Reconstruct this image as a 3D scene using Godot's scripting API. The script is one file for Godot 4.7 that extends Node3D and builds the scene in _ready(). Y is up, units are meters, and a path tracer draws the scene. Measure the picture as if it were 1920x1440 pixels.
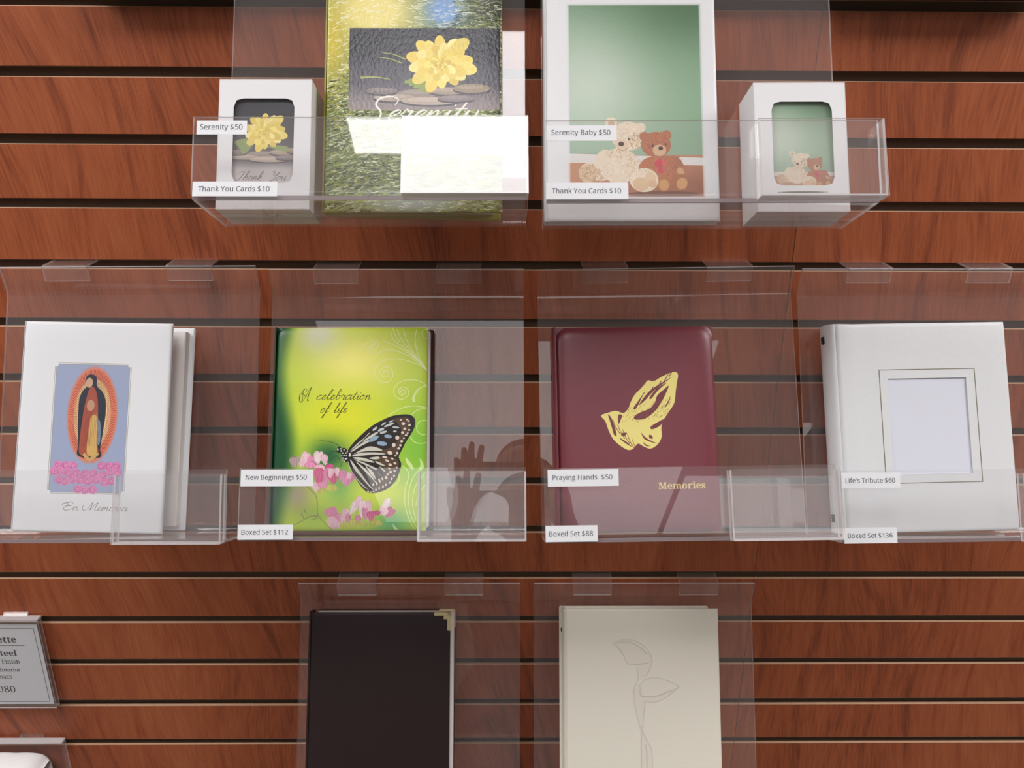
extends Node3D
# A slat wall hung with clear acrylic holders: guest books, boxed cards, a sign card. Metres, y up; the wall's face is z = 0.
const Y0 := 1.63      # height of the top edge of the slat at the frame's top
const PITCH := 0.0762 # slat spacing
var M := {}
var used := {}
var rng := RandomNumberGenerator.new()


func _ready():
	rng.seed = 7
	camera_and_light()
	materials()
	room()
	slat_wall()
	ceiling_lights()
	holders()
	books()
	card_boxes()
	left_corner()
	photographer()


func camera_and_light():
	var cam = Camera3D.new()
	cam.name = "camera"
	add_child(cam)
	cam.position = Vector3(0, Y0 - 0.1292, 0.98467)
	cam.rotation = Vector3(-0.32370, -0.01119, 0.00551)
	cam.fov = rad_to_deg(2.0 * atan(720.0 / 1442.0))
	cam.near = 0.02
	cam.current = true
	var we = WorldEnvironment.new()
	we.name = "environment"
	var e = Environment.new()
	e.background_mode = Environment.BG_COLOR
	e.background_color = Color(0, 0, 0)
	e.tonemap_mode = Environment.TONE_MAPPER_LINEAR
	e.tonemap_exposure = EXPOSURE
	e.sdfgi_enabled = true
	e.ssao_enabled = true
	e.ssil_enabled = true
	we.environment = e
	add_child(we)


const EXPOSURE := 1.12
const PANEL_L := 7.6   # what the eye sees of a panel: a third its own glow, the rest its light
const TINT := Color(0.995, 0.99, 0.995)
# ceiling fixtures: centre x, centre z, size x, size z, brightness, label
const PANELS := [
	[-0.22, 1.30, 0.60, 0.60, 1.12, "square white ceiling light panel above the acrylic holders"],
	[-1.80, 0.95, 1.20, 1.20, 1.0, "broad white ceiling light panel on the left, nearer the middle"],
	[1.90, 0.95, 1.20, 1.20, 1.0, "broad white ceiling light panel on the right, nearer the middle"],
	[-2.80, 0.95, 0.60, 1.20, 1.0, "long white ceiling light panel beside the left wall"],
	[2.86, 0.95, 0.60, 1.20, 1.0, "long white ceiling light panel beside the right wall"],
	[0.0, 3.50, 1.90, 2.60, 0.18, "large dim backlit ceiling panel in the middle of the room"],
	[1.62, 4.20, 1.26, 1.20, 0.18, "smaller dim backlit ceiling panel at the back of the room"],
]


func ceiling_lights():
	for p in PANELS:
		var t = thing("ceiling_light", p[5], "ceiling light", Transform3D(Basis(), Vector3(p[0], 2.9, p[1])), "ceiling light panels")
		var sx = p[2]
		var sz = p[3]
		var st = new_st()
		for s in [-1, 1]:
			cbox(st, Vector3(s * (sx * 0.5 + 0.011), -0.006, 0), Vector3(0.016, 0.012, sz + 0.038), 0.002)
			cbox(st, Vector3(0, -0.006, s * (sz * 0.5 + 0.011)), Vector3(sx + 0.006, 0.012, 0.016), 0.002)
		obj("frame", st.commit(), M.paint, t)
		st = new_st()
		cbox(st, Vector3(0, -0.003, 0), Vector3(sx + 0.004, 0.005, sz + 0.004), 0.001)
		var g = mat(rgb(240, 240, 238), 0.6)
		g.emission_enabled = true
		g.emission = TINT
		g.emission_energy_multiplier = PANEL_L * p[4] / 3.0
		obj("diffuser", st.commit(), g, t)
		var l = AreaLight3D.new()
		l.name = "panel_light"
		l.area_size = Vector2(sx, sz)
		l.light_energy = PANEL_L * p[4] * (2.0 / 3.0) * sx * sz / PI
		l.light_color = TINT
		l.area_range = 12.0
		l.shadow_enabled = true
		l.rotation_degrees.x = -90
		l.position.y = -0.008
		t.add_child(l)


# ---------------------------------------------------------------- things

func numbered(n):
	if not used.has(n):
		used[n] = 0
		return n
	used[n] += 1
	return "%s_%03d" % [n, used[n]]


func thing(called, label, category, at = Transform3D(), group = ""):
	var o = Node3D.new()
	o.name = numbered(called)
	add_child(o)
	o.transform = at
	o.set_meta("label", label)
	o.set_meta("category", category)
	if group:
		o.set_meta("group", group)
	return o


func obj(called, mesh, mats, parent, label = ""):
	var o = MeshInstance3D.new()
	o.mesh = mesh
	if mats is Array:
		for i in mini(mats.size(), mesh.get_surface_count()):
			o.set_surface_override_material(i, mats[i])
	else:
		o.material_override = mats
	o.name = numbered(called) if parent == self else called
	parent.add_child(o, true)
	if label:
		o.set_meta("label", label)
	return o


func struct(called, mesh, mats):
	var o = obj(called, mesh, mats, self)
	o.set_meta("kind", "structure")
	return o


# ---------------------------------------------------------------- mesh helpers

func new_st():
	var st = SurfaceTool.new()
	st.begin(Mesh.PRIMITIVE_TRIANGLES)
	return st


func tri3(st, p, n, uv = null):
	# front faces run clockwise; p, n, uv are arrays of three
	var g = (p[2] - p[0]).cross(p[1] - p[0])
	var order = [0, 1, 2] if g.dot(n[0] + n[1] + n[2]) >= 0 else [0, 2, 1]
	for i in order:
		st.set_normal(n[i])
		if uv != null:
			st.set_uv(uv[i])
		st.add_vertex(p[i])


func quad(st, a, b, c, d, n, uv = null):
	var nn = n if n is Array else [n, n, n, n]
	tri3(st, [a, b, c], [nn[0], nn[1], nn[2]], null if uv == null else [uv[0], uv[1], uv[2]])
	tri3(st, [a, c, d], [nn[0], nn[2], nn[3]], null if uv == null else [uv[0], uv[2], uv[3]])


func flat3(st, a, b, c, out):
	var n = (b - a).cross(c - a).normalized()
	if n.dot(out) < 0:
		n = -n
	tri3(st, [a, b, c], [n, n, n])


func cbox(st, c, s, ch):
	# a box with chamfered edges
	var h = s * 0.5
	ch = minf(ch, minf(h.x, minf(h.y, h.z)) * 0.9)
	var ax = [Vector3.RIGHT, Vector3.UP, Vector3.BACK]
	for i in 3:
		var j = (i + 1) % 3
		var k = (i + 2) % 3
		for sg in [-1.0, 1.0]:
			var n = ax[i] * sg
			var o = c + n * h[i]
			var u = ax[j] * (h[j] - ch)
			var v = ax[k] * (h[k] - ch)
			quad(st, o - u - v, o + u - v, o + u + v, o - u + v, n)
			# edge between face i and face j
			for tg in [-1.0, 1.0]:
				var m = ax[j] * tg
				var e1 = c + n * h[i] + m * (h[j] - ch)
				var e2 = c + n * (h[i] - ch) + m * h[j]
				var w = ax[k] * (h[k] - ch)
				quad(st, e1 - w, e1 + w, e2 + w, e2 - w, (n + m).normalized())
	for sx in [-1.0, 1.0]:
		for sy in [-1.0, 1.0]:
			for sz in [-1.0, 1.0]:
				var q = Vector3(sx, sy, sz)
				var a = c + Vector3(h.x, h.y - ch, h.z - ch) * q
				var b = c + Vector3(h.x - ch, h.y, h.z - ch) * q
				var d = c + Vector3(h.x - ch, h.y - ch, h.z) * q
				flat3(st, a, b, d, q)


func box_mesh(c, s, ch = 0.0005):
	var st = new_st()
	cbox(st, c, s, ch)
	return st.commit()


func round_path(pts, r, steps = 5):
	# pts: Vector2(z, y); inner corners become arcs; returns the points and, for each given corner, the index of its arc's middle
	var out = [pts[0]]
	var mids = [0]
	for i in range(1, pts.size() - 1):
		var a = (pts[i - 1] - pts[i]).normalized() * r
		var b = (pts[i + 1] - pts[i]).normalized() * r
		for k in steps:
			var t = float(k) / (steps - 1)
			out.append((pts[i] + a).lerp(pts[i], t).lerp(pts[i].lerp(pts[i] + b, t), t))
		mids.append(out.size() - 1 - steps / 2)
	out.append(pts[-1])
	mids.append(out.size() - 1)
	return [out, mids]


func sheet(path, t, x0, x1, cap0, cap1):
	# a bent sheet: path is the inner face; surface 0 the faces, surface 1 the cut edges
	var ns = []
	for i in path.size():
		var d = path[mini(i + 1, path.size() - 1)] - path[maxi(i - 1, 0)]
		d = d.normalized()
		ns.append(Vector2(-d.y, d.x))
	var V = func(p, x): return Vector3(x, p.y, p.x)
	var N = func(n): return Vector3(0, n.y, n.x)
	var st = new_st()
	var ed = new_st()
	for i in path.size() - 1:
		var a = path[i]
		var b = path[i + 1]
		var c = a - ns[i] * t
		var d = b - ns[i + 1] * t
		quad(st, V.call(a, x0), V.call(a, x1), V.call(b, x1), V.call(b, x0), [N.call(ns[i]), N.call(ns[i]), N.call(ns[i + 1]), N.call(ns[i + 1])])
		quad(st, V.call(c, x0), V.call(c, x1), V.call(d, x1), V.call(d, x0), [-N.call(ns[i]), -N.call(ns[i]), -N.call(ns[i + 1]), -N.call(ns[i + 1])])
		quad(ed, V.call(a, x0), V.call(b, x0), V.call(d, x0), V.call(c, x0), Vector3.LEFT)
		quad(ed, V.call(a, x1), V.call(b, x1), V.call(d, x1), V.call(c, x1), Vector3.RIGHT)
	for e in [[cap0, 0, 1], [cap1, path.size() - 1, path.size() - 2]]:
		if e[0]:
			var p = path[e[1]]
			var q = p - ns[e[1]] * t
			var dir = (p - path[e[2]]).normalized()
			quad(ed, V.call(p, x0), V.call(p, x1), V.call(q, x1), V.call(q, x0), N.call(dir))
	return ed.commit(st.commit())


func pane(c, s):
	# a flat sheet, thin along its smallest side: surface 0 the two faces, surface 1 the edges
	var st = new_st()
	var ed = new_st()
	var h = s * 0.5
	var ax = [Vector3.RIGHT, Vector3.UP, Vector3.BACK]
	var thin = 0
	for i in 3:
		if s[i] < s[thin]:
			thin = i
	for i in 3:
		var j = (i + 1) % 3
		var k = (i + 2) % 3
		for sg in [-1.0, 1.0]:
			var o = c + ax[i] * sg * h[i]
			var u = ax[j] * h[j]
			var v = ax[k] * h[k]
			quad(st if i == thin else ed, o - u - v, o + u - v, o + u + v, o - u + v, ax[i] * sg)
	return ed.commit(st.commit())


func stops(length, r, n):
	var out = [0.0, 0.06 * r, 0.18 * r, 0.36 * r, 0.6 * r, r]
	for i in range(1, n):
		out.append(lerpf(r, length - r, float(i) / n))
	for f in [1.0, 0.6, 0.36, 0.18, 0.06, 0.0]:
		out.append(length - f * r)
	return out


func cover(w, h, t, r, depth, hole = Rect2(), hole_depth = 0.0, wave = 0.0):
	# a padded cover lying in x, y from (0, 0): the front swells from its edges. Surface 0 the front with uv 0 to 1, surface 1 edges and back
	var xs = stops(w, r, 10)
	var ys = stops(h, r, 12)
	if hole.size.x > 0:
		xs += [hole.position.x, hole.end.x]
		ys += [hole.position.y, hole.end.y]
		xs.sort()
		ys.sort()
	var Z = func(x, y):
		var dx = maxf(0, r - minf(x, w - x))
		var dy = maxf(0, r - minf(y, h - y))
		var q = minf(r, sqrt(dx * dx + dy * dy)) / r
		var z = t - depth * (1.0 - sqrt(maxf(0, 1.0 - q * q)))
		if wave > 0:   # a rounded roll along the spine, then a hinge groove
			z += wave * (exp(-pow((x - 0.009) / 0.009, 2)) - 0.7 * exp(-pow((x - 0.030) / 0.007, 2)))
		return z
	var st = new_st()
	st.set_smooth_group(0)
	for i in xs.size() - 1:
		for j in ys.size() - 1:
			var mid = Vector2(xs[i] + xs[i + 1], ys[j] + ys[j + 1]) * 0.5
			if hole.size.x > 0 and hole.has_point(mid):
				continue
			var q = []
			for e in [[i, j], [i, j + 1], [i + 1, j + 1], [i + 1, j]]:
				q.append(Vector3(xs[e[0]], ys[e[1]], Z.call(xs[e[0]], ys[e[1]])))
			for k in [0, 1, 2, 0, 2, 3]:
				st.set_uv(Vector2(q[k].x / w, 1.0 - q[k].y / h))
				st.add_vertex(q[k])
	st.index()
	st.generate_normals()
	var mesh = st.commit()
	var ed = new_st()
	for i in xs.size() - 1:
		for y in [0.0, h]:
			quad(ed, Vector3(xs[i], y, 0), Vector3(xs[i + 1], y, 0), Vector3(xs[i + 1], y, Z.call(xs[i + 1], y)), Vector3(xs[i], y, Z.call(xs[i], y)), Vector3(0, -1 if y == 0 else 1, 0))
	for j in ys.size() - 1:
		for x in [0.0, w]:
			quad(ed, Vector3(x, ys[j], 0), Vector3(x, ys[j + 1], 0), Vector3(x, ys[j + 1], Z.call(x, ys[j + 1])), Vector3(x, ys[j], Z.call(x, ys[j])), Vector3(-1 if x == 0 else 1, 0, 0))
	quad(ed, Vector3(0, 0, 0), Vector3(w, 0, 0), Vector3(w, h, 0), Vector3(0, h, 0), Vector3.FORWARD)
	if hole.size.x > 0:
		var a = hole.position
		var b = hole.end
		var z0 = t - hole_depth
		quad(ed, Vector3(a.x, a.y, z0), Vector3(b.x, a.y, z0), Vector3(b.x, a.y, t), Vector3(a.x, a.y, t), Vector3.UP)
		quad(ed, Vector3(a.x, b.y, z0), Vector3(b.x, b.y, z0), Vector3(b.x, b.y, t), Vector3(a.x, b.y, t), Vector3.DOWN)
		quad(ed, Vector3(a.x, a.y, z0), Vector3(a.x, b.y, z0), Vector3(a.x, b.y, t), Vector3(a.x, a.y, t), Vector3.RIGHT)
		quad(ed, Vector3(b.x, a.y, z0), Vector3(b.x, b.y, z0), Vector3(b.x, b.y, t), Vector3(b.x, a.y, t), Vector3.LEFT)
	return ed.commit(mesh)


func spine_mesh(t, h, bulge):
	# half an ellipse swept up the book's left side
	var st = new_st()
	var n = 12
	for i in n:
		var p = []
		var m = []
		for k in [i, i + 1]:
			var a = PI * k / n
			p.append(Vector3(-bulge * sin(a), 0, t * 0.5 - t * 0.5 * cos(a)))
			m.append(Vector3(-sin(a) * t * 0.5, 0, -cos(a) * bulge).normalized())
		var up = Vector3(0, h, 0)
		quad(st, p[0], p[1], p[1] + up, p[0] + up, [m[0], m[1], m[1], m[0]])
		var mid = Vector3(0, 0, t * 0.5)
		tri3(st, [p[0], p[1], mid], [Vector3.DOWN, Vector3.DOWN, Vector3.DOWN])
		tri3(st, [p[0] + up, p[1] + up, mid + up], [Vector3.UP, Vector3.UP, Vector3.UP])
	quad(st, Vector3.ZERO, Vector3(0, 0, t), Vector3(0, h, t), Vector3(0, h, 0), Vector3.RIGHT)
	return st.commit()


func ribbon(pts, w, z = 0.0):
	# a flat stroke in x, y
	var st = new_st()
	for i in pts.size() - 1:
		var d = (pts[i + 1] - pts[i]).normalized()
		var s = Vector2(-d.y, d.x) * w * 0.5
		var e = d * w * 0.3
		var q = []
		for p in [pts[i] - e - s, pts[i + 1] + e - s, pts[i + 1] + e + s, pts[i] - e + s]:
			q.append(Vector3(p.x, p.y, z))
		quad(st, q[0], q[1], q[2], q[3], Vector3.BACK)
	return st.commit()


func ring_panel(w, h, t, hole, r):
	# a flat panel from (0, 0) to (w, h), front at z = 0, with a hole whose corners are rounded
	var n = 48
	var inner = []
	var outer = []
	var c = hole.get_center()
	for i in n:
		var a = TAU * (i + 0.5) / n
		var d = Vector2(cos(a), sin(a))
		# rounded rectangle point along d
		var hs = hole.size * 0.5
		var k = minf(hs.x / maxf(absf(d.x), 1e-6), hs.y / maxf(absf(d.y), 1e-6))
		var p = d * k
		var q = Vector2(maxf(0, absf(p.x) - (hs.x - r)), maxf(0, absf(p.y) - (hs.y - r)))
		if q.x > 0 and q.y > 0:
			var cc = Vector2(signf(p.x) * (hs.x - r), signf(p.y) * (hs.y - r))
			var b = d.dot(cc)
			p = d * (b + sqrt(maxf(0, b * b - cc.length_squared() + r * r)))
		inner.append(c + p)
		var ox = ((w if d.x > 0 else 0.0) - c.x) / (d.x if absf(d.x) > 1e-6 else 1e-6)
		var oy = ((h if d.y > 0 else 0.0) - c.y) / (d.y if absf(d.y) > 1e-6 else 1e-6)
		outer.append(c + d * minf(ox, oy))
	var corners = [Vector2(w, h), Vector2(0, h), Vector2(0, 0), Vector2(w, 0)]
	var st = new_st()
	for i in n:
		var j = (i + 1) % n
		var f = func(p, z): return Vector3(p.x, p.y, z)
		for z in [0.0, -t]:
			var nn = Vector3.BACK if z == 0.0 else Vector3.FORWARD
			quad(st, f.call(inner[i], z), f.call(inner[j], z), f.call(outer[j], z), f.call(outer[i], z), nn)
			for k in corners:   # fill the triangle at a corner of the panel
				if (absf(outer[i].x - k.x) < 1e-5 and absf(outer[j].y - k.y) < 1e-5) or (absf(outer[i].y - k.y) < 1e-5 and absf(outer[j].x - k.x) < 1e-5):
					if outer[i].distance_to(k) < 0.03 and outer[j].distance_to(k) < 0.03:
						tri3(st, [f.call(outer[i], z), f.call(k, z), f.call(outer[j], z)], [nn, nn, nn])
		var m = (c - (inner[i] + inner[j]) * 0.5).normalized()
		quad(st, f.call(inner[i], 0.0), f.call(inner[j], 0.0), f.call(inner[j], -t), f.call(inner[i], -t), Vector3(m.x, m.y, 0))
	return st.commit()


func text_mesh(text, serif = false, bold = false):
	var tm = TextMesh.new()
	var f = SystemFont.new()
	f.font_names = PackedStringArray(["Droid Serif" if serif else "Droid Sans"])
	f.font_weight = 700 if bold else 400
	tm.font = f
	tm.text = text
	tm.font_size = 48
	tm.pixel_size = 0.0002
	tm.depth = 0.0002
	tm.curve_step = 1.0
	return tm


func lettering(parent, text, mat, left, baseline_y, width, z, serif = false, bold = false, squash = 1.0):
	# lettering whose left edge, middle height and width are given, in the parent's x, y
	var tm = text_mesh(text, serif, bold)
	var b = tm.get_aabb()
	var o = obj("lettering", tm, mat, parent)
	var s = width / b.size.x
	o.scale = Vector3(s, s * squash, 1.0)
	o.position = Vector3(left - b.position.x * s, baseline_y - (b.position.y + b.size.y * 0.5) * s * squash, z)
	return o


# ---------------------------------------------------------------- materials

func mat(col, rough, metal = 0.0):
	var m = StandardMaterial3D.new()
	m.albedo_color = col
	m.roughness = rough
	m.metallic = metal
	return m


func rgb(r, g, b, a = 255):
	return Color(r / 255.0, g / 255.0, b / 255.0, a / 255.0)


func noise(freq, seed_, kind = FastNoiseLite.TYPE_SIMPLEX_SMOOTH, oct = 3):
	var n = FastNoiseLite.new()
	n.seed = seed_
	n.frequency = freq
	n.noise_type = kind
	n.fractal_octaves = oct
	return n


func noise_tex(w, h, freq, seed_, kind = FastNoiseLite.TYPE_CELLULAR, oct = 2):
	var n = noise(freq, seed_, kind, oct)
	if kind == FastNoiseLite.TYPE_CELLULAR:
		n.cellular_return_type = FastNoiseLite.RETURN_DISTANCE2_SUB
	return ImageTexture.create_from_image(n.get_image(w, h, false, false, true))


func grain(m, tex, cm):
	m.heightmap_enabled = true
	m.heightmap_texture = tex
	m.heightmap_scale = cm


func materials():
	M.paint = mat(rgb(226, 224, 218), 0.8)
	M.ceiling = mat(rgb(232, 231, 227), 0.9)
	M.room_wall = mat(rgb(160, 154, 146), 0.85)
	M.carpet = mat(rgb(112, 104, 98), 1.0)
	M.acrylic = mat(Color(0.94, 0.94, 0.95, 0.035), 0.0)
	M.acrylic.transparency = BaseMaterial3D.TRANSPARENCY_ALPHA
	M.film = mat(Color(0.95, 0.95, 0.95, 0.02), 0.02)
	M.film.transparency = BaseMaterial3D.TRANSPARENCY_ALPHA
	M.edge = mat(Color(0.88, 0.86, 0.86, 0.62), 0.32)
	M.edge.transparency = BaseMaterial3D.TRANSPARENCY_ALPHA
	M.seam = mat(Color(0.62, 0.56, 0.57, 0.62), 0.4)
	M.seam.transparency = BaseMaterial3D.TRANSPARENCY_ALPHA
	M.label = mat(rgb(238, 240, 243), 0.55)
	M.ink = mat(rgb(86, 88, 94), 0.7)
	M.black_ink = mat(rgb(38, 38, 42), 0.7)
	M.card = mat(rgb(233, 233, 235), 0.6)
	M.page = mat(rgb(232, 226, 222), 0.85)
	M.mdf = mat(rgb(196, 158, 128), 0.85)
	M.backing = mat(rgb(122, 100, 84), 0.9)
	M.ledge = mat(rgb(34, 33, 40), 0.5)
	M.leather_tex = noise_tex(1024, 1024, 0.035, 3)
	M.fine_tex = noise_tex(1024, 1024, 0.09, 5)
	M.white_cover = leather(rgb(234, 236, 239), 0.5, M.fine_tex, 0.006)
	M.pearl = leather(rgb(226, 228, 230), 0.42, M.fine_tex, 0.008)
	M.maroon = leather(rgb(122, 56, 66), 0.33, M.fine_tex, 0.006)
	M.plum = leather(rgb(36, 18, 20), 0.55, M.fine_tex, 0.006)
	M.cream = leather(rgb(240, 236, 221), 0.5, M.fine_tex, 0.004)
	M.green_cover = leather(rgb(24, 66, 40), 0.4, M.fine_tex, 0.006)
	M.grass_cover = leather(rgb(150, 150, 40), 0.4, M.fine_tex, 0.006)
	M.gold = mat(rgb(240, 226, 176), 0.28, 0.5)
	M.gold_print = mat(rgb(226, 206, 130), 0.45, 0.2)
	M.dark = mat(rgb(40, 30, 28), 0.7)
	M.olive = mat(rgb(120, 112, 84), 0.5, 0.2)
	M.photo_paper = mat(rgb(222, 225, 236), 0.5)
	M.cloth = mat(rgb(236, 235, 234), 0.95)
	grain(M.cloth, noise_tex(512, 512, 0.02, 9, FastNoiseLite.TYPE_SIMPLEX_SMOOTH, 4), 0.05)
	wood()


func leather(col, rough, tex, cm):
	var m = mat(col, rough)
	grain(m, tex, cm)
	return m


func wood():
	# cherry laminate: an upright, wandering grain with arched figure. One picture, 1.95 m by 16 slats
	var W = 2048
	var H = 1280
	var big = noise(0.0016, 11, FastNoiseLite.TYPE_SIMPLEX_SMOOTH, 3)
	var warp = noise(0.0042, 23, FastNoiseLite.TYPE_SIMPLEX_SMOOTH, 2)
	var fib = noise(0.05, 31, FastNoiseLite.TYPE_SIMPLEX_SMOOTH, 3)
	var pore = noise(0.25, 41, FastNoiseLite.TYPE_SIMPLEX_SMOOTH, 2)
	var data = PackedByteArray()
	data.resize(W * H * 3)
	var dark = Vector3(104, 50, 30)
	var mid = Vector3(164, 86, 51)
	var light = Vector3(188, 110, 70)
	var at = 0
	for y in H:
		var yy = y * 0.11
		for x in W:
			var xs = x - y * 0.10
			var f = warp.get_noise_2d(xs * 0.8, y * 0.30)
			var g = big.get_noise_2d(xs * 1.6, y * 0.35)
			var ring = sin(xs * 0.075 + f * 7.0 + g * 3.0)
			ring = maxf(0.0, ring)
			ring = pow(ring, 7.0)
			var s = fib.get_noise_2d(xs + f * 50.0, yy)
			var q = pore.get_noise_2d(xs * 1.5 + f * 75.0, y * 0.06)
			var v = 0.55 + g * 0.32 + s * 0.17 - ring * 0.17 + q * 0.24
			var c = dark.lerp(mid, clampf(v * 2.0, 0.0, 1.0)) if v < 0.5 else mid.lerp(light, clampf(v * 2.0 - 1.0, 0.0, 1.0))
			data[at] = int(c.x)
			data[at + 1] = int(c.y)
			data[at + 2] = int(c.z)
			at += 3
	var tex = ImageTexture.create_from_image(Image.create_from_data(W, H, false, Image.FORMAT_RGB8, data))
	for k in 2:
		var m = mat(Color(1, 1, 1), 0.42)
		m.albedo_texture = tex
		m.uv1_triplanar = true
		m.uv1_world_triplanar = true
		m.uv1_triplanar_sharpness = 8.0
		var tall = 16.0 * PITCH
		m.uv1_scale = Vector3(1.0 / 1.95, 1.0 / tall, 1.0)
		m.uv1_offset = Vector3(0.5, -Y0 / tall + (0.3125 if k else 0.0), 0)
		M["wood_%d" % k] = m


# ---------------------------------------------------------------- the room

func room():
	var X = 3.2
	var D = 5.2
	struct("floor", box_mesh(Vector3(0, -0.05, D / 2 - 0.1), Vector3(2 * X + 0.4, 0.1, D + 0.4)), M.carpet)
	struct("ceiling", box_mesh(Vector3(0, 2.95, D / 2 - 0.1), Vector3(2 * X + 0.4, 0.1, D + 0.4)), M.ceiling)
	struct("wall_left", box_mesh(Vector3(-X - 0.05, 1.45, D / 2), Vector3(0.1, 2.9, D)), M.room_wall)
	struct("wall_right", box_mesh(Vector3(X + 0.05, 1.45, D / 2), Vector3(0.1, 2.9, D)), M.room_wall)
	struct("wall_front", box_mesh(Vector3(0, 1.45, D + 0.05), Vector3(2 * X, 2.9, 0.1)), M.room_wall)
	struct("baseboard_back", box_mesh(Vector3(0, 0.05, -0.004), Vector3(2 * X, 0.1, 0.02), 0.002), M.paint)


func slat_mesh(x0, x1):
	# surface 0 the laminate face, surface 1 the raw board at its edges
	var h = PITCH - 0.0112
	var c = 0.0008
	var f = new_st()
	var e = new_st()
	quad(f, Vector3(x0, -h + 0.0004, 0), Vector3(x1, -h + 0.0004, 0), Vector3(x1, -c, 0), Vector3(x0, -c, 0), Vector3.BACK)
	quad(e, Vector3(x0, -c, 0), Vector3(x1, -c, 0), Vector3(x1, 0, -c * 0.7), Vector3(x0, 0, -c * 0.7), Vector3(0, 0.5, 0.8).normalized())
	quad(e, Vector3(x0, 0, -c * 0.7), Vector3(x1, 0, -c * 0.7), Vector3(x1, 0, -0.0040), Vector3(x0, 0, -0.0040), Vector3.UP)
	quad(e, Vector3(x0, -h, 0), Vector3(x1, -h, 0), Vector3(x1, -h, -0.0040), Vector3(x0, -h, -0.0040), Vector3.DOWN)
	quad(e, Vector3(x0, 0, -0.0040), Vector3(x1, 0, -0.0040), Vector3(x1, -h, -0.0040), Vector3(x0, -h, -0.0040), Vector3.FORWARD)
	for x in [x0, x1]:
		quad(e, Vector3(x, 0, 0), Vector3(x, -h, 0), Vector3(x, -h, -0.0040), Vector3(x, 0, -0.0040), Vector3(-1 if x == x0 else 1, 0, 0))
	var c0 = -0.009
	var c1 = -h + 0.009
	quad(e, Vector3(x0, c0, -0.0040), Vector3(x1, c0, -0.0040), Vector3(x1, c0, -0.0165), Vector3(x0, c0, -0.0165), Vector3.UP)
	quad(e, Vector3(x0, c1, -0.0040), Vector3(x1, c1, -0.0040), Vector3(x1, c1, -0.0165), Vector3(x0, c1, -0.0165), Vector3.DOWN)
	return e.commit(f.commit())


func slat_wall():
	var w = Node3D.new()
	w.name = "wall_back"
	w.set_meta("kind", "structure")
	add_child(w)
	var seam = 0.3709
	obj("backing_board", box_mesh(Vector3(0, 1.45, -0.0665), Vector3(6.4, 2.9, 0.1)), M.backing, w)
	var parts = [slat_mesh(-2.06, seam - 0.0005), slat_mesh(seam + 0.0005, 2.8)]
	for n in range(-14, 20):
		for k in 2:
			var o = obj("slat", parts[k], [M["wood_%d" % k], M.mdf], w)
			o.position = Vector3(0, Y0 - n * PITCH, 0)
	# the wall on either side of the slats, and above them
	obj("plain_panel", box_mesh(Vector3(-2.63, 1.45, -0.009), Vector3(1.14, 2.9, 0.015)), M.room_wall, w)
	obj("plain_panel", box_mesh(Vector3(3.0, 1.45, -0.009), Vector3(0.4, 2.9, 0.015)), M.room_wall, w)
	# dark ledge along the wall above the top holders
	var st = new_st()
	cbox(st, Vector3(0, 0.011, 0.0120), Vector3(1.09, 0.022, 0.024), 0.002)
	for e in [[-0.545, -0.384], [-0.0510, -0.0365], [0.2960, 0.545]]:   # it stands further out between and beside the holders
		cbox(st, Vector3((e[0] + e[1]) / 2, 0.011, 0.0345), Vector3(e[1] - e[0], 0.022, 0.023), 0.002)
	var o = obj("wall_ledge", st.commit(), M.ledge, self)
	o.position = Vector3(0.075, Y0 + 0.0118, 0.0002)
	o.set_meta("label", "black ledge running along the slat wall above the top holders")
	o.set_meta("category", "ledge")


# ---------------------------------------------------------------- acrylic holders

# centre x, y of the groove, z of the bend, tilt, roll, yaw, and what hangs there
const HOLD := {
	"TL": [-0.1390, 0.0757, 0.0209, 0.4161, 0.0043, -0.0010],
	"TR": [0.2009, 0.0740, 0.0208, 0.4199, 0.0072, -0.0090],
	"M1": [-0.4720, -0.2990, 0.0159, 0.4021, 0.0124, -0.0153],
	"M2": [-0.1362, -0.3023, 0.0102, 0.4424, 0.0065, -0.0058],
	"M3": [0.2028, -0.2971, 0.0226, 0.4611, 0.0198, -0.0056],
	"M4": [0.5359, -0.2984, 0.0160, 0.4158, -0.0019, 0.0288],
	"B1": [-0.1365, -0.7600, 0.0120, 0.4300, 0.0, 0.0],
	"B2": [0.2055, -0.7600, 0.0120, 0.4300, 0.0, 0.0],
}
const HOLD_LABEL := {
	"TL": "clear acrylic holder carrying the yellow flower book and boxed cards",
	"TR": "clear acrylic holder carrying the teddy bear book and boxed cards",
	"M1": "clear acrylic holder carrying the white book with robed figure",
	"M2": "clear acrylic holder carrying the green butterfly book",
	"M3": "clear acrylic holder carrying the maroon book with gold hands",
	"M4": "clear acrylic holder carrying the white album with empty window",
	"B1": "clear acrylic holder carrying the dark plum book",
	"B2": "clear acrylic holder carrying the cream embossed book",
}
# text, left, right, bottom, top on the lip
const PRICE := {
	"TL": [["Serenity $50", -0.1572, -0.1090, 0.0600, 0.0738], ["Thank You Cards $10", -0.1592, -0.0785, -0.0010, 0.0135]],
	"TR": [["Serenity Baby $50", -0.1600, -0.0922, 0.0570, 0.0725], ["Thank You Cards $10", -0.1608, -0.0818, -0.0010, 0.0155]],
	"M1": [],
	"M2": [["New Beginnings $50", -0.1595, -0.0780, 0.0575, 0.0762], ["Boxed Set $112", -0.1606, -0.0990, -0.0015, 0.0150]],
	"M3": [["Praying Hands  $50", -0.1570, -0.0785, 0.0580, 0.0766], ["Boxed Set $88", -0.1606, -0.1035, -0.0020, 0.0156]],
	"M4": [["Life's Tribute $60", -0.1610, -0.0936, 0.0580, 0.0756], ["Boxed Set $136", -0.1610, -0.1005, -0.0030, 0.0142]],
	"B1": [], "B2": [],
}
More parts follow.
